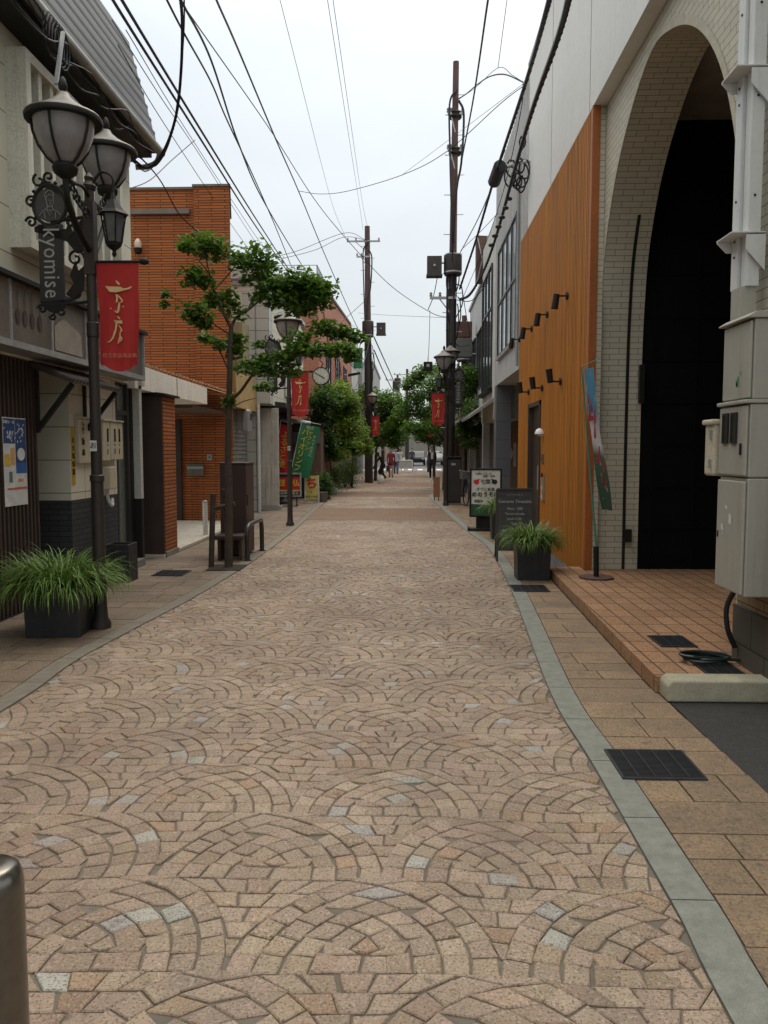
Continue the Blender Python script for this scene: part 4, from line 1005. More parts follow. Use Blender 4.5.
t = thing('doorbell', 'small pale doorbell plate on the brick wall above the mailbox', 'doorbell', (-4.25,16.9,1.33)); b = MB(); b.box(-.05,.05,-.03,0,0,.13); b.build('plate', K['galv'], t, bevel=.005); b = MB(); b.box(-.015,.015,-.036,-.031,.05,.08); b.build('button', K['cable'], t)
t = thing('wall_lantern', 'small glass-domed lamp high on the brown brick wall', 'wall lamp', (-6.0,16.97,5.5))
t.location = (at(140,250,Y=16.97).x, 16.97, at(140,250,Y=16.97).z)
b = MB(); b.lathe((0,-.12,0), [(.02,-.12),(.07,-.09),(.09,0),(.06,.01)], 12); b.build('base', K['black_iron'], t, smooth=True); b = MB(); b.lathe((0,-.12,0), [(.07,.012),(.08,.1),(.05,.18),(.01,.21)], 12); b.build('glass_shade', simple('shade_cream', (.5,.4,.3), .3), t, smooth=True)
b = MB(); b.box(-.02,.02,-.1,0,-.03,.0); b.build('bracket', K['black_iron'], t)
t = thing('marker_post', 'thin white post standing at the entrance slab behind the tree stakes', 'post', (-3.62,14.0,0)); b = MB(); b.tube([(0,0,0),(0,0,.62)], .045, 12); b.build('post', K['white_paint'], t, smooth=True); b = MB(); b.lathe((0,0,.62), [(.045,0),(.045,.03),(.0,.05)], 12); b.build('cap', K['galv'], t)
# ---------------- shuttered shop C and white building D
t = thing('shuttered_shop', 'narrow shop with yellow signboard over a grey roller shutter beside the brown brick building', 'building', (-3.95,19.25,0))
b = MB(); b.box(-4,-.05,0,.9,2.5,4.6); b.build('upper_wall', worn('c_wall', (.42,.36,.22), .8, .2, 2, .4), t)
b = MB(); b.box(-.05,.12,-1.6,.9,2.5,3.3); b.build('signboard', worn('c_yellow', (.50,.34,.13), .7, .25, 2, .4), t)
b = MB(); b.box(-.5,-.14,-1.2,.9,0,2.49)
for i in range(24): b.box(-.14,-.125,-1.2,.9,.05+i*.1,.12+i*.1)
b.build('shutter', worn('shutter_grey', (.24,.24,.23), .5, .15, 3, .3), t)
t = thing('wall_meter', 'rounded grey meter on the shutter of the yellow-signed shop', 'meter', (-3.95,18.7,1.95)); b = MB(); b.box(0,.2,0,.3,0,.55); b.build('case', K['galv'], t, bevel=.05, seg=3); b = MB(); b.box(.2,.205,.06,.24,.3,.45); b.build('window', K['cable'], t)
D = thing('white_tiled_building', 'white panelled building with a tiled corner pier behind the staked street tree', 'building', (-3.5,20,0))
t = D
wt = brickm('white_tile', (.50,.50,.46), (.47,.47,.43), (.13,.13,.12), .34, .30, .008, rough=.5, stain=.15, bmp=.3, offset=0)
b = MB(); b.box(-.32,0,0,.5,2.702,5.5); b.box(-.66,-.325,-.012,.5,0,5.49); b.box(-.325,-.02,.02,.5,2.69,2.7); b.build('tiled_pier', wt, t)
b = MB(); b.box(-5,-.36,-.0,6.5,2.9,5.6); b.box(-5,-.02,.5,6.5,2.7,5.5); b.build('upper_wall', sid, t)
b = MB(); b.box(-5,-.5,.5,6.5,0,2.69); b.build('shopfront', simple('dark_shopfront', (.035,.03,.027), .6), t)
b = MB(); b.box(-5.1,.05,-.03,6.55,5.602,5.7); b.build('parapet_cap', K['galv'], t)
b = MB(); b.prism([(-.5,2.86),(.25,2.78),(.25,2.66),(-.5,2.66)], 'y', .9, 6.3); b.build('awning', simple('awning_black', (.02,.02,.02), .6), t)
b = MB(); b.box(-.0,.02,2.5,4.9,3.05,3.45); b.build('sign_panel', simple('d_sign', (.55,.55,.52), .5), t)
text('lettering', 'EBISU'.replace('EBISU', 'E. B.'), .5, tk, t, (.03,3.6,3.25), rot=(pi/2,0,pi/2))
b = MB(); b.tube([(-.27,-.1,0),(-.27,-.1,2.7)], .04, 10); b.build('downpipe', K['white_paint'], t)
t = thing('weathered_panel', 'rust-streaked white metal wall panel standing beside the tiled pier', 'panel', (-3.88,20.55,0))
b = MB(); b.box(.0,.50,0,.08,.12,2.62); b.build('panel', worn('weathered_white', (.50,.48,.43), .7, .25, 2.5, .8, .2, dirt=(.12,.06,.03), dirtamt=.5), t, bevel=.01)
b = MB(); b.box(-.03,.55,-.05,.3,0,.11); b.build('foot', worn('foot_conc', (.3,.29,.26), .9), t)
# E: salmon building with roof railing, clock
E = thing('salmon_building', 'salmon-pink rendered building with a roof railing behind the garden trees', 'building', (-3.4,30,0)); t = E
sm_ = worn('salmon_wall', (.42,.16,.095), .8, .12, .8, .3, .1)
b = MB(); b.prism([(0,0),(0,7.75),(16,8.6),(16,0)], 'x', -7, 0); b.build('wall', sm_, t)
b = MB(); b.prism([(-.03,7.76),(-.03,7.88),(16.03,8.73),(16.03,8.61)], 'x', -7.03, .05); b.build('parapet_cap', worn('cap_brown', (.08,.05,.04), .7), t)
b = MB()
for i in range(9): x = -.05-i*.28; b.tube([(x,0.02,7.8),(x,.02,8.35)], .015, 5)
for i in range(8): b.tube([(-.05,.02+i*.3,7.8+.015*i),(-.05,.02+i*.3,8.35)], .015, 5)
b.tube([(-3,.02,8.35),(-.05,.02,8.35)], .02, 5); b.tube([(-.05,.02,8.35),(-.05,2.1,8.35)], .02, 5); b.build('roof_railing', K['galv'], t)
b = MB(); b.box(-6.5,-2.5,1.5,5,7.8,9.0); b.build('roof_house', worn('roof_house', (.38,.30,.26), .8), t)
for i in range(3): window(t, 0, 2.5+i*4.2, 4.3+i*4.2, 4.2, 5.8, 1, DF, GD, 2)
b = MB()
for i in range(3): b.bar((.03,1.5+i*2.5,6.9),(.03,4.5+i*2.5,5.2),.03)
b.build('stay_bar', K['black_iron'], t)
t = thing('street_clock', 'round white clock with dark hands hanging above the garden trees', 'clock', (at(321,376,Y=27).x, 27, at(321,376,Y=27).z))
b = MB(); b.lathe((0,0,0), [(.001,.05),(.25,.05),(.27,.05),(.27,.0),(.30,.0),(.30,.10),(.25,.10),(.001,.10)], 28, axis='y'); b.build('case', K['black_iron'], t, smooth=True)
b = MB(); b.lathe((0,0,0), [(.001,.008),(.268,.008),(.268,.04),(.001,.04)], 28, axis='y'); b.build('clock_face', simple('clock_face', (.58,.56,.48), .5), t)
b = MB()
for i in range(12): a = pi*i/6; b.bar((.22*cos(a),.004,.22*sin(a)),(.25*cos(a),.004,.25*sin(a)),.012)
b.build('hour_marks', tk, t)
b = MB(); b.bar((.02,.002,-.01),(-.20,.002,.11),.018); b.build('minute_hand', tk, t); b = MB(); b.bar((-.02,.0,.01),(.12,.0,-.07),.024); b.build('hour_hand', tk, t)
b = MB(); b.tube(crom([(0,.05,.3),(.06,.05,.42),(-.04,.05,.52),(0,.05,.66)],4), .018, 6); b.tube([(-1.0,.05,.66),(.1,.05,.66)], .02, 6); b.build('bracket', K['black_iron'], t)
# beyond
specs = [
 ('white_narrow_building', 'narrow white building just past the salmon one on the left', 46.1, 52, 8.6, (.50,.49,.46), -.15),
 ('grey_end_building', 'grey building at the far left end of the pedestrian street', 52.1, 59, 6.5, (.34,.33,.32), .1)]
for nm, lb, y0, y1, h, c, dx in specs:
    t = thing(nm, lb, 'building', (-3.2+dx, y0, 0)); W_ = worn(nm+'_wall', c, .8, .15, 1, .4, .1)
    b = MB(); b.box(-7, 0, 0, y1-y0, 2.6, h); b.box(-.2, .0, 0, .25, 0, 2.6); b.build('upper_wall', W_, t)
    b = MB(); b.box(-7, -.35, .01, y1-y0-.01, 0, 2.59); b.build('shopfront', simple(nm+'_front', (.09,.08,.07), .6), t)
    for i in range(2): window(t, 0, .6+i*2.6, 2.2+i*2.6, 3.5, 5.1, 1, DF, GD, 2); windowy(t, 0, -3.0-2*i, -1.8-2*i, 5.5, 6.8 if h > 7 else 6.2, DF, GD)
t = thing('hanging_sign', 'green rectangular sign projecting high beside the far left utility pole', 'sign', (at(358,358,Y=40).x, 40, at(358,358,Y=40).z))
b = MB(); b.box(-.22,.22,0,.12,-.5,.5); b.build('panel', simple('sign_green2', (.03,.22,.09), .5), t); b = MB(); b.tube([(-.6,.06,.35),(-.22,.06,.35)], .02); b.build('bracket', K['galv'], t)
t = thing('awning_sign', 'small dark sign box under the green sign', 'sign', (at(358,375,Y=40).x-.2, 40, at(358,376,Y=40).z))
b = MB(); b.prism([(-.3,.0),(.3,.12),(.3,.2),(-.3,.1)], 'y', 0, .4); b.build('box', K['black_iron'], t); b = MB(); b.tube([(-.5,.2,.08),(-.3,.2,.05)], .02); b.build('bracket', K['galv'], t)
# crossing street buildings closing the view
far = [('far_white_house', 'distant white block beyond the cross street, left of the centre', -12, -3.2, 70, 9, (.38,.37,.35)), ('far_grey_house', 'distant grey block beyond the cross street, right of the centre', 3.4, 12, 70, 8, (.4,.4,.4)),
       ('far_tan_house', 'distant tan house farther down the street on the left', -12, -3.2, 86, 7, (.42,.35,.27)), ('far_cream_house', 'distant cream house farther down the street on the right', 3.4, 12, 86, 7.5, (.5,.46,.36)),
       ('far_brown_house', 'most distant brown block on the left of the vanishing street', -12, -3.2, 104, 8, (.3,.22,.17)), ('far_blue_house', 'most distant bluish block on the right of the vanishing street', 3.4, 12, 104, 7, (.36,.4,.43))]
for nm, lb, x0, x1, y0, h, c in far:
    t = thing(nm, lb, 'building', ((x0+x1)/2, y0, 0)); a = (x1-x0)/2
    b = MB(); b.box(-a,a,0,15.5,0,h); b.build('wall', worn(nm+'_w', c, .85, .15, .6, .3), t); b = MB(); b.box(-a-.1,a+.1,-.1,15.6,h,h+.2); b.build('roof', K['galv'], t)
    for i in range(3):
        windowy(t, 0, -a+1+i*2.6, -a+2.4+i*2.6, 3.6, 5.0, DF, GD); window(t, a if x0 < 0 else -a, 1.5+i*4.5, 3.5+i*4.5, 3.6, 5.0, 1 if x0 < 0 else -1, DF, GD)
t = thing('end_building', 'pale building far away closing the vanishing street', 'building', (0,170,0)); b = MB(); b.box(-14,14,0,10,0,7); b.build('wall', worn('end_w', (.22,.20,.17), .9, .2, .3, .3), t); b = MB(); b.box(-14.2,14.2,-.2,10.2,7,7.4); b.build('roof', K['galv'], t)
for i in range(6): windowy(t, 0, -11+i*4, -9+i*4, 3.5, 5, DF, GD)

# ---------------- left street items
t = thing('utility_box', 'tall dark brown steel utility box standing behind the staked tree', 'utility box', (-2.74, 11.45, 0))
ub = worn('box_brown', (.058,.030,.026), .5, .25, 3, .35, .12)
b = MB(); b.box(0,.37,0,.62,.03,1.34); b.build('body', ub, t, bevel=.008); b = MB(); b.box(-.01,.38,-.01,.63,1.342,1.37); b.build('lid', ub, t, bevel=.006); b = MB(); b.box(.371,.376,.03,.59,.08,1.30); b.build('door', ub, t, bevel=.003)
b = MB(); b.box(.377,.385,.08,.11,.75,.9); b.build('handle', K['black_iron'], t)
t = thing('guard_rail', 'low dark bent-tube guard rail at the kerb in front of the brown utility box', 'guard rail', (-2.27, 11.05, 0))
b = MB(); b.tube(crom([(0,0,0),(0,0,.2),(0,.0,.40),(0,.1,.49),(0,.3,.50),(0,.8,.50),(0,1.0,.49),(0,1.08,.40),(0,1.1,.2),(0,1.1,0)],5), .035, 12); b.build('rail', worn('rail_brown', (.06,.05,.045), .35, .2, 5, 0, .1, .4), t, smooth=True)
b = MB(); b.lathe((0,0,0), [(.06,0),(.06,.015)], 12); b.lathe((0,1.1,0), [(.06,0),(.06,.015)], 12); b.build('foot_plate', K['black_iron'], t)
t = thing('bench', 'low dark seat slab between the utility box and the guard rail', 'bench', (-2.72, 11.0, 0)); b = MB(); b.box(0,.40,0,.38,.30,.36); b.build('seat', ub, t, bevel=.01); b = MB(); b.box(.03,.07,.05,.33,0,.30); b.build('leg', ub, t); b = MB(); b.box(.33,.37,.05,.33,0,.30); b.build('leg', ub, t)
t = thing('tree_stake_frame', 'wooden stakes tied across to hold the young street tree', 'tree stakes', (-2.52, 10.4, 0))
wd = worn('stake_wood', (.055,.04,.032), .9, .4, 10, 0, .6)
b = MB(); b.tube([(-.10,0,0),(-.06,0,.98)], .038, 8); b.build('stake', wd, t); b = MB(); b.tube([(.06,.42,0),(.0,.38,1.02)], .038, 8); b.build('stake', wd, t); b = MB(); b.tube([(-.10,.0,.78),(.22,.02,.84)], .028, 8); b.tube([(.0,.4,.86),(.2,.05,.86)], .028, 8); b.build('crossbar', wd, t)
mb = MB(); mb.box(-2.62,-2.18,10.1,10.62,.006,.014); tag(mb.build('tree_pit', K['soil']), kind='structure')
# nearby foreground bollard at lower left
t = thing('steel_bollard', 'rounded grey metal bollard cut off at the lower left corner', 'bollard', (at(-10,900,Y=1.6).x, 1.6, 0))
htop = at(-5,864,Y=1.6).z
b = MB(); r = .068; prof = [(r,0),(r,htop-.05),(r*.97,htop-.03),(r*.88,htop-.012),(r*.7,htop-.003),(r*.4,htop),(0.001,htop)]
b.lathe((0,0,0), prof, 32); b.build('post', worn('bollard_steel', (.22,.20,.17), .28, .25, 3, .3, .05, .9, dirtamt=.2), t, smooth=True)
b = MB(); b.lathe((0,0,0), [(.095,0),(.095,.012),(.075,.018)], 24); b.build('base_ring', K['galv'], t)
# big planter left
t = planter('potted_plant', 'large spiky green plant overflowing a square black planter beside the foreground lamp post', 'potted plant', -2.96, 6.62, .46, .46, .38, .05, .1)
grassplant(t, .38, 1200, .58, .54, 11)
t = planter('planter', 'empty small dark planter tucked between the lamp post and the meter wall', 'planter', -3.42, 9.3, .30, .30, .45, .0, 0)
# signs around D
rp = worn('nobori_red', (.50,.02,.02), .8, .1, 4); gn = worn('nobori_green', (.02,.20,.075), .8, .1, 4); yl = simple('letter_yellow', (.75,.55,.05), .7); wl = simple('letter_white', (.65,.65,.6), .7)
def nobori(x, y, top, bot, w, h, mat, label, texts, lean):
    t = thing('nobori_flag', label, 'flag', (x, y, 0))
    b = MB(); b.tube([(0,0,.1),(lean,0,h+.3)], .014, 6); b.tube([(lean,0,h+.28),(lean+w,0,h+.18)], .01, 6); b.build('pole', K['white_paint'], t)
    b = MB(); b.lathe((0,0,0), [(.2,0),(.2,.06),(.06,.1)], 12); b.build('base', K['cable'], t)
    b = MB(); nz = 12
    def P(i, k): f = i/nz; z = bot+(h-bot)*f+.2; xx = lean*z/(h+.3); return (xx+w*k, .02*sin(f*7+k*4), z-.1*k)
    for i in range(nz):
        for k in range(4): b.face([P(i,k/4),P(i,(k+1)/4),P(i+1,(k+1)/4),P(i+1,k/4)])
    b.build('cloth', mat, t, smooth=True, fixn=False)
    ang = math.atan2(lean, h)
    for s_, sz, fx, fz, mt in texts:
        z = bot+(h-bot)*fz+.2; text('lettering', s_, sz, mt, t, (lean*z/(h+.3)+w*fx, -.035, z-.05), rot=(pi/2, ang, 0), line=.95, depth=.001)
    return t
nobori(-3.62, 23.0, 0, .62, .54, 2.1, gn, 'green banner flag with big yellow characters leaning beside the far lamp post', [('パ\nイ\nオ\nリ\nン\nフ', .22, .28, .52, yl), ('ヤ\nク\nソ\nン', .15, .58, .70, yl), ('す\nべ\nて\nの\n方\nに', .11, .82, .60, wl), ('目印', .11, .5, .95, wl)], .52)
nobori(-3.95, 22.6, 0, .55, .34, 2.1, rp, 'red banner flag with yellow characters beside the weathered panel', [('ふ\nる\nさ\nと\n便', .22, .5, .55, yl), ], .30)
t = thing('standing_signboard', 'red and black signboard with yellow characters behind the second lamp post', 'sign', (-3.68, 22.0, 0))
b = MB(); b.box(0,.68,0,.05,.26,.30); b.box(0,.68,0,.05,.88,.92); b.box(0,.04,0,.05,.30,.88); b.box(.64,.68,0,.05,.30,.88); b.build('frame', K['galv'], t)
b = MB(); b.box(.04,.64,.01,.04,.45,.80); b.build('red_panel', simple('panel_red', (.50,.02,.02), .4), t); b = MB(); b.box(.04,.64,.01,.04,.41,.449); b.build('yellow_band', simple('band_yellow', (.65,.48,.15), .5), t)
b = MB(); b.box(.04,.64,.01,.04,.30,.409); b.box(.04,.64,.01,.04,.801,.88); b.build('black_band', tk, t)
text('lettering', '経・仏', .2, yl, t, (.34,.004,.63), offset=.003); text('lettering', '清酒味噌醤油', .085, wl, t, (.34,.004,.355))
for x in (.1,.55): b = MB(); b.bar((x,.02,0),(x,.02,.26),.03); b.bar((x,-.18,.01),(x,.22,.01),.03); b.build('leg', K['black_iron'], t)
t = thing('sandwich_board', 'small yellow board with a red character standing on white legs', 'sign', (-3.08, 23.3, 0))
b = MB(); b.box(0,.42,0,.03,.10,.80); b.build('panel', simple('board_yellow', (.60,.55,.16), .5), t); b = MB(); b.bar((.015,-.005,0),(.015,-.005,.8),.03); b.bar((.405,-.005,0),(.405,-.005,.8),.03); b.bar((.015,.25,0),(.015,.03,.8),.025); b.bar((.405,.25,0),(.405,.03,.8),.025); b.build('leg', K['white_paint'], t)
text('lettering', 'ち', .36, simple('letter_red', (.55,.03,.02), .5), t, (.21,-.012,.56), offset=.012); text('lettering', 'ごま', .09, simple('letter_red', (.55,.03,.02), .5), t, (.16,-.012,.32)); text('lettering', '本日の定食', .075, tk, t, (.21,-.012,.19))
t = thing('shop_awning_frame', 'dark awning frame with a rolled cover above the green banner flag', 'awning', (-3.0, 24.2, 2.05))
b = MB(); b.tube([(-.9,0,.42),(.0,0,.3)], .06, 8); b.build('roller', K['galv'], t); b = MB(); b.prism([(-.9,.36),(.05,.24),(.05,.0),(-.9,.1)], 'y', .05, .9); b.build('cover', K['black_iron'], t)
t = thing('brick_gatehouse', 'small brown rendered porch with a dark doorway behind the yellow board', 'building', (-3.2,25.6,0)); b = MB(); b.box(-1.5,.35,0,3.2,0,2.3); b.build('wall', worn('porch_brown', (.16,.09,.06), .8, .2, 3, .3), t); b = MB(); b.box(-1.6,.45,-.1,3.3,2.3,2.42); b.build('roof', K['black_iron'], t); b = MB(); b.box(-.32,.0,-.02,.0,0.02,1.7); b.build('door', simple('door_black', (.015,.014,.013), .5), t); b = MB(); b.box(-.65,.33,-.06,-.01,1.75,2.25); b.build('signboard', worn('porch_sign', (.12,.11,.11), .6), t)
# ================================================================== LAMP POSTS
bowl = simple('lamp_bowl', (.25,.235,.235), .35)
lidm = worn('lamp_lid', (.17,.16,.14), .5, .2, 8, .2, .05, .5)
banm = worn('banner_red', (.40,.018,.015), .8, .12, 3, 0, 0, dirtamt=.1)
banm2 = banm
bgold = simple('banner_gold', (.62,.45,.20), .7)
iron = K['black_iron']
KYO = [[(240,212,8),(252,226,16),(268,243,16)], [(152,255,3),(170,266,22),(195,280,44),(240,282,46),(275,280,38),(300,282,16),(335,276,12),(352,270,16),(370,260,4)],
 [(238,320,8),(246,345,13),(244,375,14),(236,388,5)], [(246,324,6),(268,345,12),(290,372,12),(280,385,9),(252,392,7)], [(262,385,14),(260,425,20),(250,462,18),(238,466,12),(222,448,3)], [(188,430,8),(196,438,8)], [(290,416,7),(300,424,8)],
 [(246,498,8),(256,510,12),(266,520,10)], [(216,530,6),(240,542,18),(268,545,26),(284,543,26)], [(228,530,12),(236,560,16),(228,605,16),(205,670,16),(180,700,10),(156,708,5)],
 [(252,568,6),(268,590,10),(278,612,12),(262,628,7)], [(264,630,8),(262,670,12),(252,690,10),(246,720,6)], [(258,640,6),(276,682,12),(262,700,9),(240,714,4)]]
def spiral(b, cx, cz, r, turns, a0, d, y=0, rad=.009):
    P = []; n = int(16*turns)
    for i in range(n+1):
        f = i/n; a = a0+d*2*pi*turns*f; rr = r*(1-.8*f); P.append((cx+rr*cos(a), y, cz+rr*sin(a)))
    b.tube(P, rad, 6)
def lamp(s, label, detail=True):
    t = thing('street_lamp', label, 'street lamp', (0,0,0), 0, 'ornate twin-globe street lamps')
    b = MB(); b.lathe((0,0,0), [(.085,0),(.085,.05),(.062,.09),(.055,.2),(.052,1.28),(.060,1.285),(.060,1.33),(.047,1.34),(.043,2.5),(.052,2.51),(.052,2.62),(.042,2.63),(.040,3.72)], 16)
    b.box(-.045,.045,-.045,.045,3.02,3.62); b.lathe((0,0,3.72), [(.05,0),(.06,.03),(.03,.07),(.04,.1),(.01,.14)], 14)
    b.build('pole', K['pole_brown'], t, smooth=True)
    glob = [((.10,-.70,4.02), 1), ((-.15*1, .82,4.34), 2)]
    for (gx,gy,gz), k in glob:
        gx *= s
        b = MB(); b.tube(crom([(0,0,3.2),(gx*.1,gy*.18,3.25),(gx*.5,gy*.6,3.34+(.2 if k==2 else 0)),(gx*.95,gy*.95,gz-.58),(gx,gy,gz-.38)], 6), [.024]*25, 8)
        b.tube(crom([(0,0,3.66),(gx*.3,gy*.3,3.68),(gx*.7,gy*.72,3.62+(.12 if k==2 else 0)),(gx,gy,gz-.42)], 6), .016, 6)
        if detail:
            for q in range(7):
                f = .15+.12*q; P = []
                for i in range(14):
                    a = i/13*2*pi*1.1+q; r = .055*(1-i/18); P.append((gx*f+.0, gy*f+r*cos(a), 3.36+(gz-3.9)*f+.12+r*sin(a)))
                b.tube(P, .009, 5)
        b.build('arm', iron, t, smooth=True)
        gl = MB(); gl.lathe((gx,gy,gz), [(.06,-.34),(.11,-.295),(.172,-.21),(.21,-.11),(.222,-.0)], 24); go = gl.build('globe', bowl, t, smooth=True)
        b = MB(); b.lathe((gx,gy,gz), [(.268,-.012),(.273,0),(.264,.018),(.195,.05),(.115,.10),(.055,.15),(.04,.18)], 24); b.build('lid', lidm, go, smooth=True)
        b = MB(); b.lathe((gx,gy,gz), [(.276,-.03),(.281,-.01),(.276,.004),(.264,-.012)], 24)
        b.lathe((gx,gy,gz), [(.03,-.44),(.085,-.40),(.095,-.36),(.075,-.33)], 16)
        for q in range(5):
            a = 2*pi*q/5+.9; b.tube([(gx+r*cos(a),gy+r*sin(a),gz+h) for r,h in ((.075,-.34),(.125,-.295),(.187,-.205),(.221,-.11),(.236,-.01))], .010, 5)
        b.lathe((gx,gy,gz), [(.012,.18),(.03,.21),(.034,.24),(.02,.285),(.004,.30)], 12); b.build('cage', iron, go, smooth=True)
    # small hanging lantern
    b = MB(); b.tube(crom([(0,0,3.72),(s*.1,0,3.86),(s*.2,0,3.82),(s*.2,0,3.70)],5), .012, 6); x = s*.2
    b.lathe((x,0,3.3), [(.01,-.13),(.022,-.11),(.015,-.08),(.065,-.04),(.07,-.02)], 6); b.lathe((x,0,3.3), [(.13,.215),(.09,.25),(.05,.31),(.03,.34),(.01,.40)], 6)
    for q in range(6): a = 2*pi*q/6; b.tube([(x+.066*cos(a),.066*sin(a),3.28),(x+.105*cos(a),.105*sin(a),3.515)], .007, 4)
    b.build('lantern', iron, t); b = MB(); b.lathe((x,0,3.3), [(.055,-.01),(.09,.21)], 6); b.build('lantern_glass', simple('lantern_glass', (.12,.12,.12), .15), t)
    # name board hung on the pavement side
    c = -s*.335
    b = MB(); b.box(c-.105,c+.105,-.012,.012,2.80,3.44); nb = b.build('name_board', worn('board_black', (.02,.018,.018), .4, .3, 8), t, bevel=.003)
    text('lettering', 'kyomise', .20, simple('board_letter', (.34,.32,.30), .5), nb, (c,-.0125,3.12), rot=(pi/2,pi/2,0), sx=.82, depth=.0015, space=1.08)
    b = MB(); b.tube([(c+.14*cos(a),-.0,3.60+.165*sin(a)) for a in [2*pi*i/28 for i in range(29)]], .016, 6, cap=False)
    b.tube([(-s*.04,0,2.80),(c,0,2.77)], .014); b.tube([(-s*.04,0,3.5),(c,0,3.46)], .014)
    if detail:
        for (cx,cz,r,tn,a0,d) in ((-.13,3.16,.075,1.3,0,1),(-.12,3.0,.06,1.2,2,-1),(-.14,2.88,.055,1.2,4,1),(-.10,3.34,.06,1.1,1,1),(-.42,3.80,.06,1.0,2,1),(-.34,3.83,.05,1.2,5,-1),(-.50,3.63,.045,1.2,1,1),(-.50,3.46,.05,1.2,3,-1),(-.2,3.72,.05,1.2,3,-1),(-.43,2.74,.04,1.2,3,-1),(-.26,2.72,.045,1.2,1,1),(-.34,2.68,.03,1.1,3,1),(-.17,3.46,.05,1.2,2,-1)):
            spiral(b, s*cx, cz, r, tn, a0, d, 0, .011)
        for k in range(10):   # leaf tips
            a = 2*pi*k/10; b.lathe((c+.165*cos(a),0,3.6+.19*sin(a)), [(.0,-.022),(.02,0),(.0,.022)], 6)
        for P_ in ([(-.22,2.86),(-.16,2.82),(-.07,2.90),(-.055,3.1),(-.11,3.05),(-.13,3.14),(-.18,3.02),(-.15,2.95)],[(-.2,3.3),(-.12,3.2),(-.055,3.22),(-.055,3.5),(-.10,3.44),(-.16,3.47),(-.13,3.36)],[(-.44,3.76),(-.36,3.78),(-.22,3.74),(-.16,3.66),(-.12,3.52),(-.19,3.56),(-.23,3.68),(-.34,3.73)],[(-.47,3.42),(-.40,3.44),(-.38,3.40),(-.20,3.40),(-.18,3.46),(-.14,3.36),(-.2,3.30),(-.47,3.38)],[(-.46,2.82),(-.40,2.74),(-.33,2.70),(-.25,2.74),(-.12,2.86),(-.2,2.82),(-.44,2.80)]):
            b.prism([(s*u, v) for u, v in P_], 'y', -.012, .012)
    b.build('scrollwork', iron, t, smooth=True)
    b = MB(); b.lathe((c,-.004,3.60), [(.001,0),(.138,0),(.138,.012),(.001,.012)], 28, axis='y'); mo = b.build('medallion', worn('medallion_dark', (.045,.042,.042), .5, .3, 10), t)
    if detail:   # engraved bust
        b = MB(); hg = -.008
        def ln(P, r=.0035): b.tube([(c+x*.12, hg, 3.60+z*.15) for x, z in P], r, 5)
        ln([(-.75,-.6),(-.55,-.38),(-.22,-.22),(-.15,-.05),(-.22,.15),(-.25,.4)]); ln([(.75,-.55),(.5,-.35),(.22,-.25),(.18,-.05),(.28,.15),(.26,.4)])
        ln([(.18,-.02),(.08,-.12),(-.04,-.13),(-.15,-.03)]); ln([(-.34,.4),(-.3,.62),(-.1,.78),(.15,.76),(.32,.58),(.3,.4),(.22,.52),(.0,.56),(-.22,.46),(-.3,.3)])
        ln([(-.12,.24),(-.03,.25)]); ln([(.08,.25),(.18,.24)]); ln([(.04,.22),(.06,.08),(.02,.07)]); ln([(-.03,-.01),(.08,-.01)])
        ln([(-.2,-.25),(0,-.6),(.2,-.27)]); ln([(-.05,-.25),(0,-.4),(.06,-.25)]); ln([(-.4,-.4),(-.35,-.75)]); ln([(.4,-.4),(.38,-.75)])
        b.build('engraving', simple('engrave', (.26,.25,.24), .6), mo)
    # banner on the street side
    b = MB(); b.tube([(0,0,3.13),(s*.42,0,3.13)], .012, 6); b.lathe((s*.45,0,3.13), [(.0,-.045),(.022,-.03),(.03,.0),(.022,.03),(0,.045)], 10, axis='x'); b.build('banner_rod', iron, t, smooth=True)
    b = MB(); nx, nz = 8, 14; x0 = s*.045 if s > 0 else -.405
    def bw(f): return .36-.035*f
    def P(i, k):
        f = i/nz; u = k/nx; bot = .87+.035*math.exp(-((u-.5)/.28)**2)-.02*(abs(u-.5) > .36)
        return (x0+.018*f+u*bw(f)-.004*sin(f*9), .014*sin(f*4+u*7)*f+.006*sin(u*15+f*2)*f, 3.12-f*bot)
    for i in range(nz):
        for k in range(nx): b.face([P(i,k),P(i,k+1),P(i+1,k+1),P(i+1,k)])
    bn = b.build('banner', banm, t, smooth=True, fixn=False)
    sc = .36/350
    for grp in (KYO[:7], KYO[7:]):
        b = MB()
        for st in grp: stroke_poly(b, st, sc, x0-80*sc+.006, 3.12+65*sc, -.022)
        b.build('brush_lettering', bgold, bn, fixn=False)
    text('lettering', '松江京店商店街', .040, simple('banner_small', (.5,.22,.14), .7), bn, (x0+.188,-.022,3.12-.775), depth=.0006, space=1.12)
    return t
LL = lamp(1, 'nearest twin-globe iron street lamp with kyomise name board and red banner, left foreground')
b = MB(); b.box(-.03,.025,-.056,-.050,1.54,1.63); b.build('sticker', simple('sticker_pale', (.55,.55,.52), .6), LL)
bt = text('lettering', 'お', .06, tk, LL, (-.003,-.058,1.585))
LL.location = (-2.69, 6.8, 0)
dup(LL, (-2.45, 16.25, 0), 0, 'second twin-globe street lamp on the left, between the brown box and the red signboard')
dup(LL, (-1.83, 37.6, 0), 0, 'third twin-globe street lamp on the left, beside the left utility pole')
dup(LL, (-1.75, 52.0, 0), 0, 'farthest left twin-globe street lamp, a small red banner beyond the walkers')
LR = lamp(-1, 'twin-globe street lamp on the right beside the big utility pole')
LR.location = (1.0, 22.3, 0)
dup(LR, (1.25, 41.0, 0), 0, 'farther right twin-globe street lamp behind the man in the dark suit')
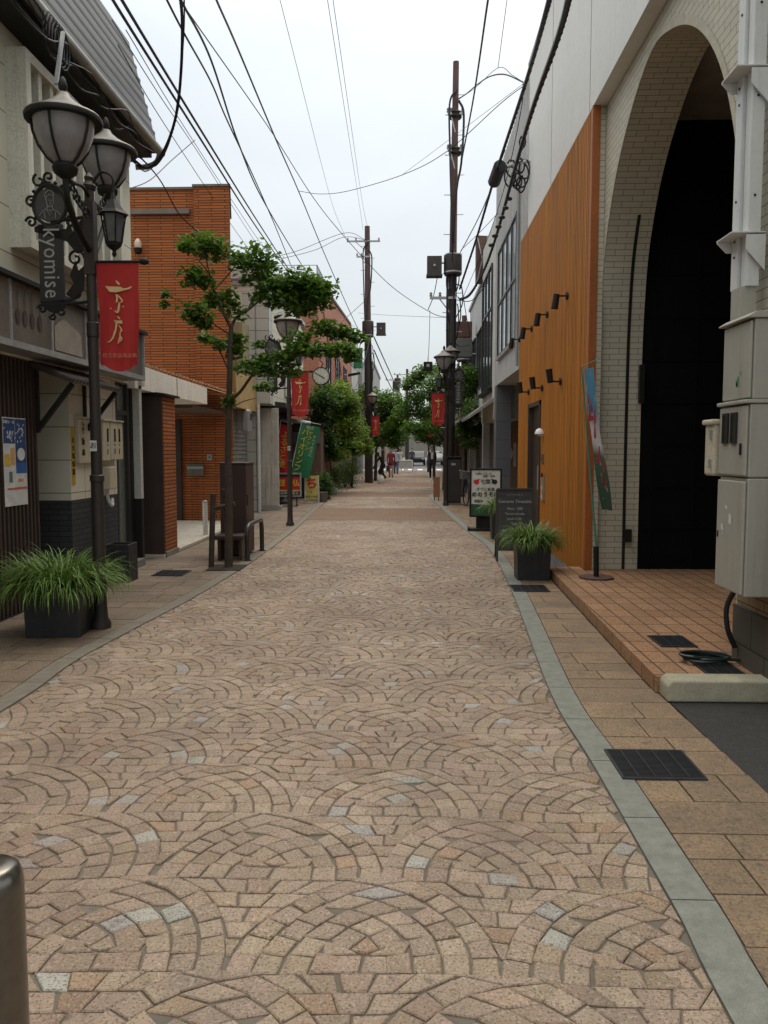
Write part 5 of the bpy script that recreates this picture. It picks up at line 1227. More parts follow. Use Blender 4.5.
# ================================================================== UTILITY POLES
def pole(name, label, x, y, h, r, lean=0, boxes=(), arms=(), rt=.7):
    t = thing(name, label, 'utility pole', (x, y, 0))
    b = MB(); b.tube([(0,0,0),(lean*.55,0,h*.55)], [r*1.15,r], 16); b.build('lower_pole', worn('pole_dark', (.03,.02,.017), .6, .3, 3, .3, .2), t, smooth=True)
    b = MB(); b.tube([(lean*.55,0,h*.55-.02),(lean,0,h)], [r*.9,r*rt], 16); b.build('upper_pole', K['rust_pole'], t, smooth=True)
    b = MB()
    for i in range(int(h/.9)): z = 2+i*.8; 
    zz = 2.2; k = 0
    while zz < h-.6: sx = 1 if k % 2 else -1; b.tube([(lean*zz/h,0,zz),(lean*zz/h+sx*(r+.16),-.02,zz)], .012, 5); zz += .55; k += 1
    b.build('step_bolts', K['galv'], t)
    for (bx, z, w, hh) in boxes:
        q = MB(); cx = lean*z/h+bx
        if abs(bx) < .05: q.lathe((cx,-.0,z), [(w/2,-hh/2),(w/2+.02,-hh/2+.05),(w/2+.02,hh/2-.04),(w/2-.02,hh/2)], 18)
        elif y < 60: q.box(cx-w/2, cx+w/2, -w*.4, w*.4, z-hh/2, z+hh/2); q.box(cx-w/2-.02, cx+w/2+.02, -w*.4-.02, w*.4+.02, z-hh/2-.02, z-hh/2+.03)
        else: q.lathe((cx,0,z), [(w/2-.02,-hh/2),(w/2,-hh/2+.04),(w/2,hh/2-.03),(w/2-.03,hh/2)], 16)
        tr = q.build('transformer', worn('can_brown', (.035,.025,.022), .5, .2, 4, .2), t, smooth=True)
        q = MB(); q.lathe((cx,0,z), [(w/2+.022,-hh/2+.06),(w/2+.022,-hh/2+.10)], 18) if abs(bx) < .05 or y >= 60 else None
        if abs(bx) > .05: q.tube([(cx-w*.4*(1 if bx>0 else -1)*1,0,z+hh*.2),(lean*z/h,0,z+hh*.2)], .03); q.lathe((cx,-w/2-.0,z), [(.035,-.02),(.035,0)], 10, axis='y')
        q.build('band', K['galv'], tr, smooth=True)
    for (z, x0, x1) in arms:
        q = MB(); q.bar((lean*z/h+x0,-.1,z),(lean*z/h+x1,-.1,z),.07); q.bar((lean*z/h+x0*.6,-.1,z),(lean*z/h,-.08,z-.5),.03)
        ar = q.build('crossarm', K['galv'], t)
        q = MB()
        for xx in (x0*.95, x0*.55, x1*.9): q.lathe((lean*z/h+xx,-.1,z+.035), [(.035,0),(.045,.04),(.025,.06),(.045,.09),(.02,.13)], 8)
        q.build('insulator', simple('insulator', (.25,.22,.2), .3), ar, smooth=True)
    # cable loops clinging to the pole
    q = MB()
    for k in range(7):
        z0 = h*.5+R.uniform(-.5,.9); a = R.uniform(0,6.28); rr = R.uniform(.18,.42)
        P = [(lean*.55+(r+.03)*cos(a),(r+.03)*sin(a)-.02,z0),(lean*.55+rr*cos(a),-.15,z0-.15),(lean*.55+rr*cos(a)*1.1,-.15,z0-.6),(lean*.5+(r+.02)*cos(a),-.1,z0-1.0)]
        q.tube(crom(P,5), .018, 5)
    q.tube(crom([(lean+.02,-r,h-.8),(lean-.18,-r,h-1.2),(lean-.16,-r-.03,h-2.6),(lean-.1,-r-.02,h*.6),(-r*.8,-r,h*.5),(-r*.6,-r,1.5)],6), .03, 6)
    q.tube(crom([(lean+.08,-r,h-1.1),(lean+.22,-r,h-1.5),(lean+.16,-r,h-2.8),(lean+.02,-r-.03,h-3.6),(lean-.04,-r-.04,h-5)],6), .035, 6)
    q.tube(crom([(r*.5,-r*.9,h*.56),(r*.9,-r*.9,h*.4),(r*.8,-r*.9,2.2)],5), .04, 6)
    q.build('riser_cables', K['cable'], t, smooth=True)
    return t
pr = pole('utility_pole', 'tall brown utility pole with two transformers behind the right street lamp', 1.15, 23.5, 12.45, .12, .12, [(0,6.85,.48,.60),(-.53,6.8,.42,.54)], [(11.0,-.22,.22),(10.0,-.2,.2),(5.9,-.65,.1)])
for z in (11.0, 10.0): q = MB(); q.lathe((.11,0,z), [(.16,-.10),(.19,-.06),(.17,0),(.2,.05),(.15,.1)], 12); q.build('clamp', K['black_iron'], pr)
pole('utility_pole', 'thin brown utility pole with a crossarm and two small boxes on the left side', -1.95, 38, 11.9, .17, -.06, [(0,7.2,.5,.75),(.62,7.2,.42,.55)], [(11.2,-.95,.6),(10.5,-.5,.1)])
def fpole(px, y, ptop, label, bx):
    x = at(px, 450, Y=y).x; h = at(px, ptop, Y=y).z
    return pole('utility_pole', label, x, y, h, .15, 0, bx, [(h-.5,-1.2,.9)])
fpole(407, 72, 369, 'distant utility pole with equipment boxes in the middle of the vanishing street', [(-1.0,7.2,.6,.9)])
fpole(397.5, 80, 375, 'most distant utility pole, left of the one in the middle of the view', [(0,8.2,.6,.9)])
pole('utility_pole', 'slim dark pole crowded with cables beyond the black street cabinet', 1.95, 29.5, 6.4, .12, 0, [(0,5.0,.5,.5)], [(5.6,-.5,.2)])
# ================================================================== CABLES
def wire(label, pts, r=.012, coil=0, seg=5, grp='overhead cables', n=10):
    P = crom([at(a, b_, Y=c) for a, b_, c in pts], n)
    mb = MB(); mb.tube(P, r, seg)
    if coil:
        acc = 0
        for a, c in zip(P, P[1:]):
            l = (c-a).length; k = max(1, int(l/coil))
            for i in range(k):
                p = a+(c-a)*i/k; ln = (c-a).normalized(); s1 = ln.orthogonal().normalized(); 
                q = [p+ln*.0, p+s1*(r*.8)+Vector((0,0,-r*1.6))+ln*coil*.3, p+ln*coil*.6+Vector((0,0,-r*1.5))]
                mb.tube(q, r*.3, 4, cap=False)
    return tag(mb.build('overhead_cable', K['cable'], smooth=True), label, 'cable', grp)
wire('thick black cable from the top left over the brown brick building, upper of the pair', [(100,-30,6.5),(113,0,7.5),(200,138,12),(255,225,20),(290,275,30),(355,370,37.5)], .016, .25)
wire('thick black cable from the top left over the brown brick building, lower of the pair', [(108,-30,6.4),(122,0,7.3),(207,140,11.8),(258,222,20),(294,277,30),(358,372,37.5)], .016)
wire('thin wire just left of the thick cable pair, passing before the brick parapet', [(112,20,9),(160,96,11),(203,160,15),(262,252,24),(300,305,30)], .006)
wire('thin wire parallel to the thick pair, leftmost above the mansard roof edge', [(118,45,9),(165,125,12),(235,230,20),(290,305,30)], .006)
wire('thin wire between the leftmost thin wire and the thick cable pair', [(126,30,9),(185,128,14),(255,235,22),(310,315,32)], .006)
wire('black cable hanging down from the top and swinging to the mansard gutter', [(178,-20,9),(182,18,9.2),(181,70,9.6),(176,115,10),(164,150,10.4),(148,168,10.7),(134,160,10.8)], .018, .2)
wire('thin companion of the cable hanging to the gutter', [(184,-20,9),(184,30,9.2),(179,90,9.8),(170,140,10.2),(155,166,10.6),(140,158,10.8)], .009)
wire('kinked black cable left of the centre of the sky, inner one', [(155,-25,9),(167,0,9.5),(184,33,10.5),(211,82,13),(227,120,15),(255,180,20),(276,228,26),(292,268,31)], .014)
wire('kinked black cable left of the centre of the sky, outer one', [(172,-25,9),(181,0,9.5),(211,60,12),(238,142,16),(263,200,22),(300,262,31),(312,278,33)], .016, .3)
K['cable_keep'] = K['cable']; K['cable'] = simple('cable_grey', (.09,.09,.09), .6)
wire('spiral-wrapped cable sweeping from the top to the left utility pole', [(205,-30,9),(216.5,0,10),(238,49,12),(277,142,17),(298.5,191,22),(325,255,29),(350,312,35),(366,345,37.7)], .015, .22)
K['cable'] = K['cable_keep']
wire('thin wire crossing behind the spiral-wrapped cable down to the right pole', [(180,0,10),(195,22,12),(271,131,18),(315,200,22),(350,243,24),(390,285,25),(430,312,24),(450,318,23.6)], .010)
wire('hair-thin wire left of the twin wires in the middle of the sky', [(275,-20,14),(280,0,15),(331,200,33),(345,236,37)], .006)
wire('left one of the twin hair-thin wires to the top of the left utility pole', [(325,-15,13),(327.5,0,14),(358.7,200,33),(363,230,37.8)], .006)
wire('right one of the twin hair-thin wires to the top of the left utility pole', [(330,-15,13),(333,0,14),(362,200,33),(368,230,37.8)], .006)
wire('long sagging wire spanning across the street from left to the white upper wall', [(298.5,191,22),(320,194,22),(348,191,21),(402,175,19),(446,152,17),(500,104,15.5),(526,84,14.9)], .008)
wire('upper of two slack wires joining the left utility pole from the left', [(275,257,36),(300,250,36.5),(345,233,37.5),(366,240,37.9)], .012)
wire('lower of two slack wires joining the left utility pole from the left', [(277,260,36),(315,250,36.5),(345,237,37.5),(372,242,37.9)], .012)
wire('single black cable dropping from the top to the right utility pole', [(492,-20,9.5),(488,0,10),(473.5,98,14),(457,191,19),(452,262,23)], .014, .3)
wire('thin stay wire above the fork near the top of the right pole', [(509,-10,14),(507,0,14),(498,68,16)], .006)
wire('curved service wire from the right pole top to the white upper wall', [(458,99,23.4),(466,94,22),(478,84,19),(490,76.5,17),(505,74.5,16),(523,82,15)], .014)
wire('thin fork wire from the stay down to the white upper wall', [(458,100,23.4),(475,88,20),(498,68,16),(512,75,15.5),(523,82,15)], .006)
wire('heavy cable along the right facade, upper one with spiral wrap', [(553,-20,7),(546,12,8.2),(525,85,11.5),(495,176,16.5),(476.6,238,20.5),(459.7,289,23.3)], .028, .25)
wire('heavy cable along the right facade, lower one swinging in to the pole', [(574,-25,6),(558.8,35,8),(533,108,10.5),(516,165,13),(496.5,235,17),(484,270,19.5),(470,294,21.5),(459.7,299,23.3)], .030, .18)
wire('thin wire running between the heavy cables to the grey building', [(523,82,15),(521,110,15),(505,185,18),(487,240,20.4),(462,300,23.4)], .008)
wire('thin slanting wire from the right pole up toward the white upper wall', [(402,175,24),(462,130,20),(523,84,15.1)], .005)
wire('thin wire rising from the right pole to the grey building roof', [(461,250,23.5),(480,232,21.5),(499,212,20)], .008)
wire('low wire dipping from the left utility pole toward the right pole', [(358,313,37.6),(385,315,33),(430,317,26),(450,318,23.7)], .006)
wire('slack cable under the left utility pole toward the vanishing street', [(374,350,38),(385,375,50),(397,398,70),(403,402,80)], .03)
wire('second slack cable under the left utility pole toward the vanishing street', [(374,337,38),(388,368,50),(399,392,70),(405,398,80)], .03)
wire('vertical drop wire beside the right pole down to the small hanging box', [(430,310,23.5),(429,345,23.5),(428,362,23.5)], .008, 0, grp=None)
wire('telephone wire from the mansard gutter over the brick parapet', [(126,190,11),(150,180,12),(172,160,13),(195,140,14)], .007)
wire('wire slack across the face of the brown brick wall', [(134,150,10.9),(160,180,14),(180,215,16.2),(205,240,17),(232,282,19)], .012)
for i_, (a_, b_, lb_2) in enumerate([((459,255,23.3),(505,150,15.5),'thin cable from the right transformer up to the coils on the grey facade'),
    ((457,300,23.3),(486,285,20.6),'short cable from the right pole to the white building window corner'),
    ((446,330,23.3),(470,345,26.5),'short cable dipping behind the right pole to the rusty box'),
    ((461,282,23.3),(475,352,29),'drop cable from the right pole down to the slim crowded pole'),
    ((372,330,37.7),(352,395,33),'drop cable from the left pole to the white narrow building'),
    ((366,300,37.8),(300,340,30.2),'service cable from the left pole to the salmon wall'),
    ((440,262,23.4),(428,310,23.5),'slanting lead from the box transformer to the small side arm')]):
    mid = tuple((p+q)/2 for p, q in zip(a_, b_)); wire(lb_2, [a_, (mid[0], mid[1]+8, mid[2]), b_], .012)
# splice closures and drop coils on the right facade
def closure(px, py, y, label, w=.09):
    p = at(px, py, Y=y); p2 = at(px+6, py-16, Y=y-.8); mb = MB(); mb.tube([p, p2], w, 10)
    return tag(mb.build('cable_closure', K['cable'], bevel=.02), label, 'cable closure')
closure(494, 182, 16.8, 'black splice closure on the upper heavy cable along the right facade', .13)
t = thing('cable_coils', 'loose coils of black cable hanging on the grey facade by the white insulator', 'cable coils', tuple(at(518,165,Y=14.6)))
b = MB(); r0 = random.Random(3)
for k in range(9):
    cx, cz, rr = r0.uniform(-.2,.12), r0.uniform(-.6,.4), r0.uniform(.08,.24)
    b.tube([(cx+rr*.55*cos(a), r0.uniform(-.04,.04), cz+rr*sin(a)) for a in [2*pi*i/18 for i in range(19)]], .016, 5)
b.build('coil', K['cable'], t, smooth=True)
b = MB()
for k in range(6): b.lathe((-.15-.06*k,0,-.6-.16*k), [(.05,0),(.06,.03),(.03,.05)], 8)
b.build('spacer', K['cable'], t)
t = thing('wall_bracket', 'white curved insulator bracket on the edge of the white upper wall', 'bracket', tuple(at(527,163,Y=14.6)))
b = MB(); b.tube(crom([(.18,0,.02),(.0,0,.03),(-.2,-.0,.0),(-.35,0,-.05)],5), .03, 8); b.lathe((.16,0,-.05), [(.05,0),(.07,.05),(.04,.09),(.06,.12)], 10); b.build('bracket', K['white_paint'], t, smooth=True)
t = thing('hanging_box', 'small dark box hanging from a wire left of the right-hand lamp', 'junction box', tuple(at(428,366,Y=23.5)))
b = MB(); b.box(-.13,.13,-.08,.08,-.14,.12); b.build('case', K['black_iron'], t, bevel=.02); b = MB(); b.box(-.04,.04,-.085,-.081,-.03,.05); b.build('dial', K['galv'], t); b = MB(); b.tube([(0,0,.12),(0,0,.25)], .012); b.build('hook', K['galv'], t)
t = thing('gutter_cables', 'tangle of thin black cables clipped along the mansard eaves above the nearest lamp', 'cables', (-3.3,8.5,5.2))
b = MB(); r0 = random.Random(5)
for k in range(4):
    P = [(-.0+r0.uniform(-.06,.08), -2.2+i*.5, .12+r0.uniform(-.14,.10)) for i in range(9)]; b.tube(crom(P,4), .009, 5)
for k in range(5): b.tube([(.02, -1.0+.3*k*.2+.16*cos(a), .12+.16*sin(a)*1.2) for a in [2*pi*i/14 for i in range(15)]], .008, 5)
b.build('strands', K['cable'], t, smooth=True)
t = thing('eaves_strut', 'slanting flat iron strut reaching up from the nearest globe to the eaves', 'strut', tuple(at(56,84,Y=7.4)))
b = MB(); q1 = at(56,84,Y=7.4); q2 = at(63,32,Y=7.6); b.bar((0,0,0), tuple(q2-q1), .035, .02); b.build('bar', K['galv'], t)
# ================================================================== TREES
def leaves(b, clumps, size, seed, flat=.6, shape=0):
    r = random.Random(seed)
    for (cx, cy, cz, rx, ry, rz, n) in clumps:
        for i in range(n):
            while True:
                u, v, w = r.gauss(0,.58), r.gauss(0,.58), r.gauss(0,.62); d = u*u+v*v+w*w
                if d <= 2.4 and w > -1.0: break
            c = Vector((cx+u*rx, cy+v*ry, cz+w*rz)); s = size*r.uniform(.5,1.35)
            nrm = Vector((r.gauss(0,flat), r.gauss(0,flat), 1)).normalized()
            a = Vector((r.gauss(0,1), r.gauss(0,1), r.gauss(-.2,.3))); a = (a-nrm*a.dot(nrm)).normalized(); s2 = nrm.cross(a)
            droop = -nrm*s*.18
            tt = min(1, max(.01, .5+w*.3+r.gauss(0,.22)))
            p = [c-a*s*.5, c+s2*s*.3-a*s*.05, c+a*s*.55+droop, c-s2*s*.3-a*s*.05]
            m_ = c+nrm*s*-.06
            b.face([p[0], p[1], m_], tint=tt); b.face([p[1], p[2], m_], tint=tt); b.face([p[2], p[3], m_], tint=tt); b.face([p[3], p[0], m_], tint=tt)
def tree(name, label, cat, base, trunk, branches, clumps, size, mat, seed, flat=.6, group=None, r0=.05):
    """trunk/branches: list of (points, r_start, r_end) in local space"""
    t = thing(name, label, cat, base, 0, group)
    b = MB()
    for P, ra, rb in trunk+branches:
        Q = crom(P, 6); n = len(Q); b.tube(Q, [ra+(rb-ra)*i/(n-1) for i in range(n)], 8)
    b.build('trunk', K['bark'], t, smooth=True)
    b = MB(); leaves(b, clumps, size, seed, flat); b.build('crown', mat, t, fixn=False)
    return t
# staked street tree: drawn from the photograph's branch pattern, given depth
base = Vector((-2.39, 10.4, 0)); rt = random.Random(21)
def lp(px, py, dy=0): return at(px, py, Y=10.4+dy)-base
tr = [([(0,0,0), lp(229,500), lp(228,450,.03), lp(229,400), lp(230,360), lp(231,328)], .055, .030)]
br = [([lp(231,328), lp(222,310,-.1), lp(214,290,-.15), lp(208,268,-.2), lp(205,250,-.2)], .022, .006),
      ([lp(231,328), lp(236,318,.1), lp(248,310,.2), lp(262,300,.25), lp(290,292,.2), lp(315,290,.1)], .022, .006),
      ([lp(214,290,-.15), lp(228,275,.1), lp(238,262,.2), lp(246,252,.3)], .013, .004),
      ([lp(231,335), lp(215,325,-.3), lp(204,315,-.4), lp(196,312,-.5)], .012, .004),
      ([lp(210,275,-.2), lp(200,262,-.3), lp(190,250,-.4)], .010, .003),
      ([lp(229,400), lp(240,392,-.1), lp(255,372,-.2), lp(275,356,-.3), lp(310,352,-.3), lp(345,345,-.3)], .024, .006),
      ([lp(275,356,-.3), lp(300,342,-.2), lp(325,328,-.1), lp(345,330,0)], .012, .004),
      ([lp(229,372), lp(220,352,.3), lp(212,342,.4), lp(203,338,.4)], .012, .004),
      ([lp(248,310,.2), lp(258,285,.3), lp(262,262,.4)], .012, .004),
      ([lp(214,300,-.1), lp(190,306,-.3), lp(178,300,-.4), lp(168,296,-.4)], .007, .003),
      ([lp(229,410), lp(242,402,.2), lp(256,398,.3)], .01, .004)]
S = 10.4/800
cl = []
for (px, py, rx, ry, n, dy) in [(205,244,20,8,230,-.2),(186,247,8,5,45,-.4),(216,254,16,7,120,-.1),(195,277,12,9,140,-.4),(206,283,8,5,50,-.3),(240,262,12,10,90,.2),(258,258,18,12,240,.4),(264,272,14,8,120,.35),(246,280,8,5,40,.2),
    (213,300,9,7,80,-.1),(196,313,13,9,150,-.5),(203,323,8,5,60,-.4),(166,295,5,3,16,-.4),(165,304,5,3,12,-.4),(228,298,9,8,80,0),(234,312,10,7,60,.1),(206,339,9,5,60,.4),(222,344,11,5,80,.3),(234,350,10,8,110,.1),(238,338,8,5,50,.1),
    (262,295,10,8,90,.25),(282,285,17,9,230,.25),(300,280,16,8,220,.1),(318,288,16,9,230,.1),(295,298,22,10,300,.2),(318,300,14,8,180,.1),(300,310,16,6,120,.15),(276,303,10,6,60,.2),
    (250,368,14,7,110,-.2),(262,360,9,5,60,-.2),(268,370,12,6,100,-.25),(282,358,12,6,90,-.3),(296,350,10,6,80,-.3),(325,328,15,7,160,-.1),(342,333,14,6,130,0),(357,338,8,5,60,0),(318,350,18,6,180,-.3),(340,350,16,5,150,-.3),(350,356,9,5,60,-.3),(300,338,14,6,90,-.2),(258,345,6,4,30,-.1),
    (230,400,5,4,30,0),(228,404,5,4,30,0),(262,387,9,4,50,.2),(290,372,12,5,70,-.2)]:
    c = lp(px, py, dy); cl.append((c.x, c.y, c.z, rx*S, rx*S*.85, ry*S*1.12, int(n*1.8)))
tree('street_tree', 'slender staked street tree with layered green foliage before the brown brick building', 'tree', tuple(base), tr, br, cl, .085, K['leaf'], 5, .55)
# generic trees
def gtree(name, label, x, y, h, clump_px, Yc, size, mat, seed, trunk_r=.08, dens=1, flat=.7, depth=.9):
    base = Vector((x, y, 0)); cl = []; br = []; r = random.Random(seed)
    th = h
    for (px, py, rx, ry, n) in clump_px:
        dy = r.uniform(-depth, depth); c = at(px, py, Y=Yc+dy)-base; s = Yc/800
        cl.append((c.x, c.y, c.z, rx*s*1.05, rx*s*.9, ry*s*1.1, int(n*dens*2.6)))
        m0 = Vector((0,0,th*r.uniform(.55,1))); br.append(([m0, m0*.5+c*.5+Vector((0,0,.15)), c], trunk_r*.4, .008))
    return tree(name, label, 'tree', tuple(base), [([(0,0,0),(.03,0,th*.5),(0,0,th)], trunk_r, trunk_r*.5)], br, cl, size, mat, seed, flat)
gtree('garden_tree', 'dark loose garden tree partly behind the green banner, under the clock', -3.6, 27.5, 2.6, [(326,400,12,9,330),(318,420,10,10,300),(324,440,10,12,300),(316,402,9,6,160),(332,452,8,8,150),(322,390,8,6,120)], 27.5, .14, K['leafdark'], 31)
gtree('garden_tree', 'yellow-green rounded garden tree just right of the clock', -2.9, 28.6, 2.6, [(338,396,14,9,420),(346,412,12,9,380),(332,420,12,8,260),(348,430,11,9,340),(338,444,13,8,380),(352,448,10,7,260),(345,402,12,7,260),(330,406,10,7,200),(336,456,12,5,160),(342,385,8,4,90)], 28.6, .14, K['leaflime'], 32)
gtree('garden_tree', 'pale green bushy tree filling the gap before the third left lamp', -2.4, 33, 2.2, [(362,440,8,7,220),(366,450,7,6,180),(358,425,6,8,120),(364,430,6,5,80)], 33, .12, K['leaflime'], 33, .05)
gtree('street_tree', 'street tree with dense dark crown behind the third left lamp', -1.75, 40.5, 2.8, [(375,402,13,9,420),(366,395,8,8,200),(388,415,12,9,420),(380,425,14,9,420),(392,432,11,9,320),(398,405,9,8,220),(372,440,10,8,240),(388,398,9,6,160),(400,420,8,8,200),(394,444,7,5,110)], 40.5, .17, K['leaf'], 34, .09, depth=1.4)
gtree('street_tree', 'bright green street tree reaching over the street left of the right lamp', 1.32, 31, 2.9, [(425,372,10,5,220),(437,369,8,4,130),(440,382,12,7,320),(416,380,9,6,240),(407,386,7,4,110),(430,392,12,8,300),(416,398,9,7,210),(408,412,12,8,330),(424,412,14,8,420),(440,420,12,8,330),(412,428,9,6,180),(428,428,10,6,220),(448,400,11,12,300),(458,430,9,9,200),(442,436,8,6,120)], 31, .12, K['leaf'], 35, .08, depth=1.2)
gtree('street_tree', 'green street tree in front of the white building, right of the utility pole', 1.75, 26.5, 2.5, [(470,378,9,9,260),(478,388,9,8,220),(466,395,8,10,220),(474,412,10,10,260),(464,428,8,8,160),(478,432,10,6,170),(486,428,7,5,100),(460,372,7,5,90),(470,444,7,5,90)], 26.5, .11, K['leaf'], 36, .07, depth=.5)
gtree('street_tree', 'small dark street tree low over the walkers at the far right', 1.4, 47, 2.2, [(425,436,8,6,200),(438,440,8,6,200),(430,426,8,5,160)], 47, .2, K['leafdark'], 37, .08)
gtree('street_tree', 'distant tree on the left just before the cross street', -2.0, 57, 2.6, [(388,425,9,8,200),(395,432,8,7,200),(398,420,7,7,150),(401,436,6,5,110),(385,440,8,6,150)], 57, .22, K['leafdark'], 51, .1)
gtree('street_tree', 'distant tree on the right just before the cross street', 1.3, 57, 2.6, [(428,428,9,7,200),(437,434,8,7,200),(420,434,6,5,110),(432,418,8,7,180)], 57, .22, K['leaf'], 52, .1)
gtree('street_tree', 'tiny tree beyond the cross street on the left of the far carriageway', -2.6, 78, 3.0, [(397,436,5,5,110),(401,442,4,4,80),(393,430,5,5,110)], 78, .3, K['leaf'], 53, .12)
gtree('street_tree', 'tiny tree beyond the cross street on the right of the far carriageway', 3.2, 76, 3.0, [(437,436,6,6,130),(430,440,4,4,80)], 76, .3, K['leafdark'], 54, .12)
# shrubs
def shrub(label, px, py, Y, rx, rz, n, mat, seed, size=.06):
    p = at(px, py, Z=0); b0 = Vector((p.x, p.y, 0))
    t = thing('shrub', label, 'shrub', tuple(b0)); b = MB()
    leaves(b, [(0,0,rz,rx,rx,rz,n),(rx*.3,0,rz*1.1,rx*.7,rx*.7,rz*.8,n//3)], size, seed, 1.0); b.build('foliage', mat, t, fixn=False)
    b = MB()
    for k in range(4): a = 2*pi*k/4; b.tube([(0,0,0),(rx*.5*cos(a),rx*.5*sin(a),rz*1.3)], .015, 5)
    b.build('stem', K['bark'], t); return t
shrub('dark clipped round shrub behind the stone block, left one of two', 330, 492, 28, .50, .55, 2600, K['leafdark'], 41)
shrub('dark clipped round shrub nearer the third lamp, right one of two', 345, 488, 30, .55, .58, 2600, K['leafdark'], 42)
shrub('leafy green plant behind the yellow sandwich board', 323, 500, 25, .28, .38, 900, K['leafdark'], 43, .09)
t = thing('stone_block', 'small grey stone block at the left kerb before the round shrubs', 'stone block', (*g(333,495),0)); b = MB(); b.box(-.14,.14,0,.25,0,.24); b.build('block', worn('stone_block', (.3,.29,.27), .9), t, bevel=.02); b = MB(); b.box(-.02,.02,.0,.1,.245,.26); b.build('cap', K['galv'], t)
t = thing('plant_tub', 'dark round tub under the plant behind the yellow board', 'plant tub', (*g(323,502),0)); b = MB(); b.lathe((0,-.1,0), [(.13,0),(.17,.3),(.18,.3),(.15,.3)], 14); b.build('tub', worn('tub', (.12,.10,.09), .8), t, smooth=True); b = MB(); b.lathe((0,-.1,.28), [(.001,0),(.15,0)], 14); b.build('soil', K['soil'], t)
t = thing('vending_rack', 'pale metal rack standing under the trees before the third left lamp', 'rack', (-2.75,34,0)); b = MB(); b.box(-.3,.25,0,.4,.15,1.2); b.build('rack_body', K['galv'], t); b = MB(); b.box(-.3,-.26,0,.4,0,.15); b.box(.21,.25,0,.4,0,.15); b.build('leg', K['black_iron'], t)
